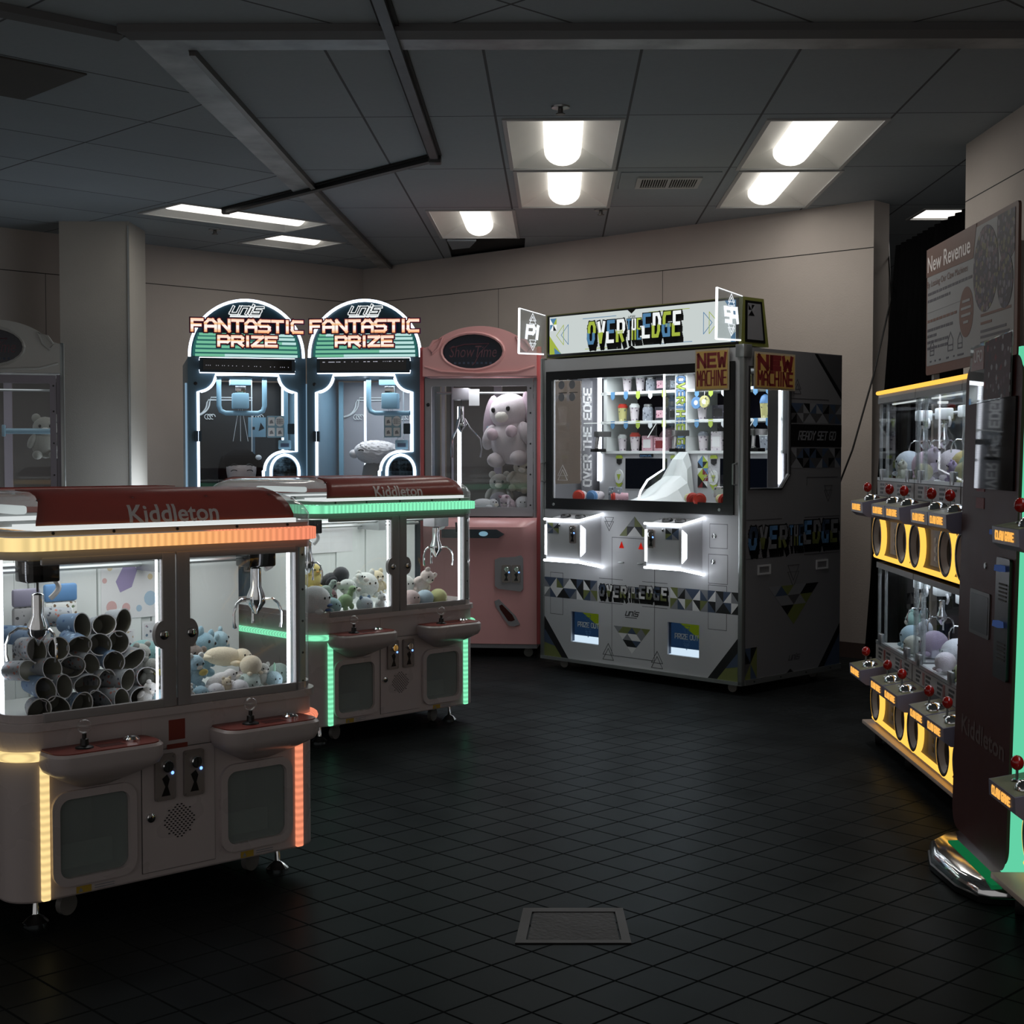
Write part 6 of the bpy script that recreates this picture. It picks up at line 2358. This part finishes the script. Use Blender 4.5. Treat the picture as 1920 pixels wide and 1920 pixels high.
prize_box('white printed box lying on the right of the prize bed', .49, .20, 1.085, .10, .08, .06, 'prize_cup', .3, 'ink_white', BED)

# paper signs
for nm, loc, deg, l in (('front', in_o(.570, -.020, 1.682), ODEG, 'red on yellow NEW MACHINE sign at the front corner of the large white machine'), ('side', in_o(.775 + .012, .265, 1.688), ODEG + 90, 'red on yellow NEW MACHINE sign on the side of the large white machine')):
    w = .236 if nm == 'front' else .385
    h = .232 if nm == 'front' else .205
    t = thing('new_machine_sign', l, 'sign', loc, R(deg), 'NEW MACHINE signs')
    MB().box(-w / 2, w / 2, -.002, .002, 0, h).build('sleeve', 'paper_border', t)
    MB().box(-w / 2 + .010, w / 2 - .010, -.004, -.002, .010, h - .012).build('paper', 'paper_yellow', t)
    b = MB()
    b.word('NEW', -w * .40, w * .40, h * .58, h * .87, w * .075, F(-.004), 0, .0008, 0, .45)
    b.word('MACHINE', -w * .42, w * .42, h * .13, h * .47, w * .036, F(-.004), 0, .0008, 0, .45)
    b.build('lettering', 'ink_maroon', t)


# ---------------------------------------------------------------- stacked mini claw machines on the right
UD = -91.7


def tower(label, loc):
    t = thing('mini_claw_machine', label, 'claw machine', loc, R(UD), 'stacked mini claw machines with yellow rings')
    HW, D = .332, .40
    b = MB()
    b.box(-HW, HW, .0, D, .10, .118, 0)
    b.build('base_frame', 'shell_grey', t)
    MB().box(-HW, HW, .0, D, 1.575, 1.597, 0).build('top_frame', 'shell_grey', t)
    b = MB()
    b.tube([(-HW, -.004, 1.603), (HW, -.004, 1.603)], .009, 0, 8)
    b.build('top_light', 'led_yellow', t)
    for z0 in (.115, .855):
        b = MB()
        b.box(-HW, HW, .0, D, z0 + .0, z0 + .355, 0, .003)
        o = b.build('body', 'mini_body', t)
        MB().tube([(-HW, -.006, z0 + .014), (HW, -.006, z0 + .014)], .011, 0, 8).build('base_light', 'led_yellow', o)
        for x in (-.225, .225):
            b = MB()
            c = (x, 0, z0 + .108)
            b.lathe([(.078, 0), (.094, -.002), (.096, -.024)], c, 'y', 0, 28, (False, False))
            b.lathe([(.096, -.024), (.0945, -.0262), (.0905, -.0262)], c, 'y', 0, 28, (False, False))
            b.build('prize_ring', 'led_yellow', o)
            b = MB()
            b.lathe([(.0905, -.0262), (.089, -.027), (.080, -.027), (.078, -.022)], c, 'y', 0, 28, (False, False))
            b.lathe([(.078, -.022), (.056, -.006), (.056, -.004)], c, 'y', 1, 28, (False, False))
            b.lathe([(.056, -.004), (.0, -.0035)], c, 'y', 2, 28, (False, True))
            b.build('ring_rim', ['alu_dark', 'board_wood', 'dark_glass'], o)
        b = MB()
        b.plate([(-.07, z0 + .04), (.07, z0 + .04), (.07, z0 + .19), (-.07, z0 + .19)], F(0), 0, .002, 0)
        for k in range(3):
            b.box(-.012, .012, -.003, -.002, z0 + .06 + k * .035, z0 + .08 + k * .035, 1)
        b.build('coin_plate', ['ote_side', 'black'], o)
        # control panels
        for x0, x1 in ((-.332, -.092), (.088, .328)):
            b = MB()
            rings = [[(x, y, z) for y, z in ((0, z0 + .19), (-.095, z0 + .198), (-.118, z0 + .215), (-.120, z0 + .262), (0, z0 + .285))] for x in (x0, x1)]
            b.loft(rings)
            p = b.build('control_panel', 'purple_grey', t)
            b = MB()
            q = lambda y: z0 + .262 + (.120 + y) / .12 * .023
            b.face([(x0 + .006, -.118, q(-.118) + .0008), (x1 - .006, -.118, q(-.118) + .0008), (x1 - .006, -.004, q(-.004) + .0008), (x0 + .006, -.004, q(-.004) + .0008)])
            b.build('top_plate', 'panel_olive', p)
            b = MB()
            xm = x0 + .075
            b.cyl((xm, -.062, q(-.062)), (xm, -.062, q(-.062) + .035), .004, m=1, seg=8)
            b.lathe([(.016, q(-.062) + .0012), (.012, q(-.062) + .005)], (xm, -.062, 0), m=1, seg=12)
            b.ell((xm, -.062, q(-.062) + .052), (.019, .019, .022), 0, 14, 10)
            b.build('joystick', ['red_clear', 'steel'], p)
            b = MB()
            xm = x0 + .165
            b.lathe([(.036, q(-.06) - .004), (.034, q(-.06) + .008), (.024, q(-.06) + .020), (.010, q(-.06) + .024)], (xm, -.060, 0), m=0, seg=20)
            b.build('button', 'chrome', p)
            b = MB()
            b.word('CLAW GAME', x0 + .035, x1 - .045, z0 + .228, z0 + .249, .0055, F(-.1196), 0, .002, 0, .32)
            b.build('lit_lettering', 'led_yellow_text', p)
        # printed sill
        b = MB()
        b.plate([(-HW + .004, z0 + .288), (HW - .004, z0 + .288), (HW - .004, z0 + .352), (-HW + .004, z0 + .352)], F(0), 0, .002, 0)
        for x in (-.27, -.12, .05, .21):
            for k in range(3):
                b.box(x, x + .05 + .012 * k, -.003, -.002, z0 + .297 + k * .018, z0 + .307 + k * .018, 1)
        for x in (-.17, .13):
            b.plate([(x, z0 + .296), (x + .03, z0 + .296), (x + .03, z0 + .345), (x, z0 + .345)], F(0), .002, .003, 2)
        b.build('printed_sill', ['shell_grey', 'ink_black', 'red_panel'], t)
        # clear box
        za, zb = z0 + .355, z0 + .70
        b = MB()
        b.box(-HW, HW, -.002, .010, za, za + .014)
        b.box(-HW + .03, HW - .03, .010, D - .02, za, za + .004, 1)
        b.build('window_sill', ['alu', 'white_inside'], t)
        b = MB()
        b.plate([(-HW + .002, za + .012), (HW - .002, za + .012), (HW - .002, zb), (-HW + .002, zb)], F(.002), 0, 0, 0)
        for sx in (-1, 1):
            b.loft([[(sx * (HW - .003), y, z) for y in (.002, D - .02)] for z in (za, zb)], 0, False)
        b.build('pane', 'glass_low', t)
        b = MB()
        for sx in (-1, 1):
            for y in (.006, .035):
                b.box(sx * (HW - .010) - .009, sx * (HW - .010) + .009, y, y + .012, za, zb, 0, .003)
        b.build('corner_post', 'canopy_clear', t)
        b = MB()
        b.box(-HW, HW, D - .02, D, za, zb)
        b.build('back_panel', 'shell_grey', t)
        b = MB()
        b.box(-HW, HW, -.002, D, zb, zb + .025)
        b.box(-HW + .03, HW - .03, D - .024, D - .02, za + .17, za + .25, 1)
        b.build('header', ['alu_dark', 'ink_mid'], t)
        for x in (-.28, .19):
            MB().box(x, x + .055, -.004, .014, za + .002, za + .052, 0, .003).build('latch', 'steel', t)
        for x in (-.16, .17):
            claw(t, x, .16, zb - .035, .03, .62, 'curved', 'white_inside', 30 + 50 * x)
        b = MB()
        b.cyl((-HW + .02, .20, zb - .055), (HW - .02, .20, zb - .055), .007, m=0, seg=8)
        b.build('claw_rail', 'alu', t)
        b = MB()
        b.box(-.012, .012, .18, .22, zb - .01, zb)
        b.box(-HW + .05, HW - .05, .05, .06, zb - .006, zb)
        b.build('lamp', 'led_gap', t)
        area('inner_light', t, (0, .16, zb - .012), .5, .22, 1.35, (.78, .87, 1))
    return t


UF = (1.66, 6.5)


def in_u(k, x, y, z):
    """point in the k-th stack from the far end"""
    return local_to_world(UF, UD, .335 + .67 * k + x, y, z)


t0 = tower('farthest stack of mini claw machines with yellow rings, next to the curtain', in_u(0, 0, 0, 0))
t1 = copy_tree(t0)
t1.location = in_u(1, 0, 0, 0)
t1['label'] = 'second stack of mini claw machines from the curtain, beside the dark red kiosk'
t2 = copy_tree(t0)
t2.location = in_u(2, 0, 0, 0)
t2['label'] = 'stack of mini claw machines mostly hidden behind the dark red kiosk'
for ch in list(t2.children):      # its near control panels would stand inside the kiosk
    if ch.name.startswith('control_panel') and ch.data.vertices[0].co.x > 0:
        for g in list(ch.children):
            bpy.data.objects.remove(g)
        bpy.data.objects.remove(ch)
t3 = copy_tree(t0)
t3.location = local_to_world((1.515, 4.16), UD, .34, 0, 0)
t3['label'] = 'nearest stack of mini claw machines, cut off by the right edge'

# trolley boards under them
for x0, x1, y0, y1, l in ((1.605, 2.04, 4.66, 6.60, 'pale board on castors under the row of mini claw machines'), (1.405, 1.95, 3.3, 4.16, 'pale board on castors under the nearest mini claw machines')):
    t = thing('trolley_board', l, 'trolley', ((x0 + x1) / 2, (y0 + y1) / 2, 0), R(-1.2) if y1 > 5 else 0, 'trolley boards')
    w, d = (x1 - x0) / 2, (y1 - y0) / 2
    MB().box(-w, w, -d, d, .082, .0995, 0, .003).build('board', 'board_wood', t)
    for x in (-w + .06, w - .06):
        for y in ([-d + .08, -.35, .35, d - .08] if d > .6 else [-d + .08, d - .08]):
            caster(t, x, y, .034, .026, .083, 1.2).data.materials[0] = M['rubber']

MT = 'prizes in the stacked mini claw machines'
yu = R(UD)
for k, x, y, z, s, col, kind, l, col2 in (
    (0, -.17, .10, 1.283, .074, '#c9d4dc', 'ball', 'white ball toy with a dark face in the upper far mini machine', None),
    (0, .02, .13, 1.278, .079, '#d3b9cc', 'plain', 'pink ball toy in the middle of the upper far mini machine', None),
    (0, .17, .12, 1.276, .074, '#cfc3d3', 'bear', 'lilac and white bear toy at the right of the upper far mini machine', None),
    (0, -.07, .05, 1.253, .044, '#c8cdbd', 'bear', 'small mint toy low in front in the upper far mini machine', None),
    (0, .24, .06, 1.253, .046, '#d3cfa8', 'ball', 'small yellow toy low at the right post of the upper far mini machine', None),
    (1, -.20, .12, 1.283, .079, '#d9d3da', 'ball', 'white and lilac striped ball toy at the left of the upper second mini machine', None),
    (1, -.04, .13, 1.280, .080, '#c2b26c', 'plain', 'gold pleated ball toy in the upper second mini machine', None),
    (1, .08, .20, 1.318, .090, '#d8c3d2', 'plain', 'pink and white ball toy on top of the pile in the upper second mini machine', None),
    (1, -.11, .24, 1.308, .070, '#a9cfcb', 'bear', 'mint toy at the back of the upper second mini machine', None),
    (1, .15, .10, 1.278, .072, '#aecfb0', 'plain', 'pale green ball toy at the right of the upper second mini machine', None),
    (1, .24, .14, 1.283, .072, '#d19fb6', 'ball', 'pink ball toy at the right post of the upper second mini machine', None),
    (1, .22, .05, 1.258, .052, '#dcdc9e', 'plain', 'pale yellow rounded toy low in front in the upper second mini machine', None),
    (1, .04, .05, 1.254, .044, '#b9a8cf', 'bear', 'small lilac toy with a black cap low in front in the upper second mini machine', None),
    (0, -.20, .14, 0.543, .079, '#8fb3ab', 'bear', 'green frog-like toy at the left of the lower far mini machine', None),
    (0, -.08, .10, 0.528, .065, '#9bb8c4', 'ball', 'blue-green round toy in the lower far mini machine', None),
    (0, .07, .12, 0.538, .074, '#b9c2cb', 'bear', 'grey-white toy in the middle of the lower far mini machine', None),
    (0, .21, .12, 0.533, .072, '#b7a9c2', 'ball', 'lilac toy at the right of the lower far mini machine', None),
    (1, -.21, .20, 0.568, .084, '#c79fb4', 'bunny', 'pink rabbit toy at the back of the lower second mini machine', None),
    (1, -.12, .12, 0.538, .079, '#d3d8de', 'ball', 'white puffy toy at the left of the lower second mini machine', None),
    (1, .02, .13, 0.543, .079, '#cdbfa4', 'bear', 'beige striped toy in the lower second mini machine', None),
    (1, .14, .09, 0.523, .070, '#c3b8cc', 'seal', 'lilac toy in shiny wrapping in the lower second mini machine', None),
    (0, .14, .05, .522, .050, '#c9cfc2', 'ball', 'pale mint toy low in front in the lower far mini machine', None),
    (1, -.03, .05, .520, .050, '#d6cfd6', 'plain', 'white round toy low in front in the lower second mini machine', None),
    (1, .23, .05, 0.518, .051, '#c2cf9f', 'ball', 'small lime toy low at the right of the lower second mini machine', None),
):
    plush(l, in_u(k, x, y, z), s, col, kind, yu, 0, .15 * ((k + int(x * 100)) % 3 - 1), col2, MT, 'plush_toy', 'soft toy', True)


# ---------------------------------------------------------------- dark red change kiosk
def kiosk():
    org, deg = (1.51, 4.90, 0), -93.0
    t = thing('change_kiosk', 'tall dark red change kiosk with a green light edge at the right', 'kiosk', org, R(deg))
    t.rotation_euler = (R(-1.2), 0, R(deg))
    x0, x1, D = .03, .66, .085
    b = MB()
    b.plate(rrect(x0, x1, .062, 1.625, .07, 8), F(.0), -D, 0, 0)
    o = b.build('cabinet', 'dark_red', t)
    b = MB()
    cur = [(x1 - .05, 1.622)] + arc(x1 - .06 + .025, 1.622 - .085, .085, .085, 85, 0, 8) + [(x1 + .05, .16)] + arc(x1 - .035, .15, .085, .085, 0, -90, 8) + [(x1 - .09, .062)]
    b.strokes([cur], .05, F(.02), -.05, .018, 0, .12)
    b.build('light_edge', 'led_mint', t)
    b = MB()
    b.plate([(.19, 1.215), (.62, 1.215), (.62, 1.50), (.19, 1.50)], F(0), 0, .006, 0)
    b.build('display', 'dark_glass', t)
    b = MB()
    b.plate([(.11, 1.49), (.58, 1.50), (.58, 1.70), (.11, 1.68)], F(-.008), 0, .003, 0)
    q = b.build('sign_holder', 'wing_clear', t)
    b = MB()
    b.plate([(.29, 1.50), (.575, 1.50), (.575, 1.695), (.29, 1.685)], F(-.0115), 0, .001, 0)
    b.plate([(.13, 1.60), (.28, 1.60), (.28, 1.675), (.16, 1.672)], F(-.0115), 0, .001, 1)
    b.text('UFO', .165, 1.625, .10, .04, F(-.0125), .0004, 2, .02)
    b.build('picture', ['photo_red', 'red_panel', 'ink_grey'], q)
    b = MB()
    for z in (1.205, 1.15):
        b.plate([(.205, z), (.30, z), (.30, z + .035), (.205, z + .035)], F(0), 0, .002)
    b.build('red_label', 'ink_maroon', t)
    b = MB()
    b.plate(rrect(.49, .63, .64, 1.01, .01), F(0), 0, .01, 0)
    for k in range(5):
        b.box(.53, .61, -.012, -.010, .70 + k * .012, .705 + k * .012, 1)
        b.box(.53, .61, -.012, -.010, .88 + k * .012, .885 + k * .012, 1)
    q = b.build('note_acceptor', ['black', 'dark_panel'], t)
    for z in (.97, .80):
        MB().plate([(.53, z), (.59, z), (.585, z + .018), (.535, z + .018)], F(-.01), 0, .018).build('note_slot', 'knob_blue', q)
    MB().plate([(.41, 1.075), (.45, 1.075), (.45, 1.09), (.41, 1.09)], F(0), 0, .012).build('card_slot', 'knob_blue', t)
    b = MB()
    b.plate(rrect(.18, .41, .74, .885, .008), F(0), 0, .004, 0)
    b.plate(rrect(.195, .395, .752, .873, .006), F(0), .004, .005, 1)
    b.build('coin_tray', ['alu_dark', 'black'], t)
    b = MB()
    b.text('Kiddleton', .12, .395, .49, .062, F(0), .0012, 0, .02)
    b.build('lettering', 'kiosk_print', t)
    MB().lathe([(.011, -.0), (.009, -.004)], (.34, 0, .97), 'y', seg=10).build('lock', 'steel', t)
    # chrome foot with a green strip
    b = MB()
    fp = [(.10, -.005), (.10, .08), (.74, .08), (.74, -.06), (.72, -.095), (.62, -.135), (.40, -.155), (.24, -.125), (.14, -.06)]

    def off(k, z):
        cx, cy = .45, .04
        return [(cx + (x - cx) * k, cy + (y - cy) * k, z) for x, y in fp]

    b.loft([off(.95, .0), off(1.0, .012), off(1.0, .035), off(.97, .052), off(.90, .062)])
    b.build('foot', 'chrome', t)
    MB().loft([off(.97, .0), off(1.015, .001), off(1.02, .018), off(1.0, .022)]).build('foot_rim', 'black', t)
    b = MB()
    b.plate([(.27, -.040), (.75, -.030), (.76, -.068), (.28, -.075)], TP(.0625), 0, .003)
    b.build('foot_light', 'led_green_dim', t)
    return t


kiosk()


# ---------------------------------------------------------------- poster board
def poster():
    t = thing('poster_board', 'large white and brown poster board on posts behind the mini claw machines', 'poster', (2.10, 7.2, 0), R(-91.7))
    xa, xb, za, zb = -.05, 1.375, 1.725, 2.355
    MB().plate(rrect(xa, xb, za, zb, .02), F(0), 0, .012).build('board', 'sign_brown', t)
    b = MB()
    b.plate(rrect(xa + .018, xb - .04, za + .045, zb - .02, .01), F(-.012), 0, .001)
    b.build('sheet', 'sign_white', t)
    b = MB()
    b.plate([(xa + .0, 2.215), (.755, 2.205), (.80, 2.353), (xa + .0, 2.353)], F(-.013), 0, .001, 0)
    b.text('New Revenue', -.025, 2.235, .735, .078, F(-.014), .0006, 1, .012)
    b.text('By Leasing Our Claw Machines', -.03, 2.150, .70, .042, F(-.013), .001, 2)
    for z, w in ((2.120, .72), (2.085, .42), (2.005, 0.0), (1.985, .48), (1.940, .46), (1.910, .14), (1.880, .36), (1.850, .38)):
        if w:
            x = -.02
            r_ = random.Random(int(z * 1000))
            while x < -.02 + w:
                ww = r_.uniform(.02, .07)
                b.plate([(x, z), (x + ww, z), (x + ww, z + .013), (x, z + .013)], F(-.013), 0, .001, 3 if z != 1.985 else 2)
                x += ww + .012
    b.box(-.02, .56, -.0142, -.013, 2.035, 2.037, 4)
    b.plate(arc(.655, 1.975, .112, .115, 0, 350, 26), F(-.013), 0, .001, 2)
    for k, w in enumerate((.12, .16, .15, .08)):
        b.box(.655 - w / 2, .655 + w / 2, -.0152, -.014, 2.02 - k * .032, 2.032 - k * .032, 4)
    b.plate(arc(.94, 2.135, .182, .188, 0, 350, 30), F(-.013), 0, .001, 5)
    b.plate(arc(1.215, 2.05, .105, .115, 0, 350, 24), F(-.0135), 0, .001, 5)
    b.plate([(1.10, 2.335), (1.10, 2.23), (1.16, 2.15), (1.26, 2.12), (1.335, 2.16), (1.335, 2.335)], F(-.013), 0, .0008, 5)
    for z, w in ((1.93, .42), (1.895, .16), (1.86, .36), (1.835, .40), (1.81, .44), (1.785, .42)):
        b.box(.88, .88 + w, -.0142, -.013, z, z + .011, 2 if z > 1.89 else 3)
    # line drawings of a parcel route
    for cx, s in ((.07, .07), (.40, .085), (.56, .07)):
        b.strokes([[(cx - s / 2, 1.82), (cx + s / 2, 1.82), (cx + s / 2, 1.82 + s * .6), (cx, 1.82 + s), (cx - s / 2, 1.82 + s * .6), (cx - s / 2, 1.82)], [(cx - s / 2, 1.82 + s * .3), (cx + s / 2, 1.82 + s * .3)]], .006, F(-.013), 0, .001, 3)
    for x, w in ((.03, .03), (.12, .02), (.20, .03), (.33, .04), (.45, .02), (.52, .10)):
        b.box(x, x + w, -.0142, -.013, 1.785, 1.793, 3)
    b.build('print', ['sign_brown', 'ink_grey', 'sign_brown', 'sign_ink', 'sign_white', 'photo_collage'], t)
    for x in (.03, 1.30):
        MB().box(x - .02, x + .02, .002, .03, .015, 2.2).build('post', 'column_paint', t)
        MB().box(x - .03, x + .03, -.005, .17, .0, .018).build('post_foot', 'alu_dark', t)
    return t


poster()
b = MB()
b.box(-.02, .02, -.2, .2, 0, .46)
tag(b.build('wall_notice', 'sign_brown', None, (2.365, 5.33, 1.98), (0, 0, 0)), 'brown framed notice cut off at the right edge, beside the poster', 'notice')
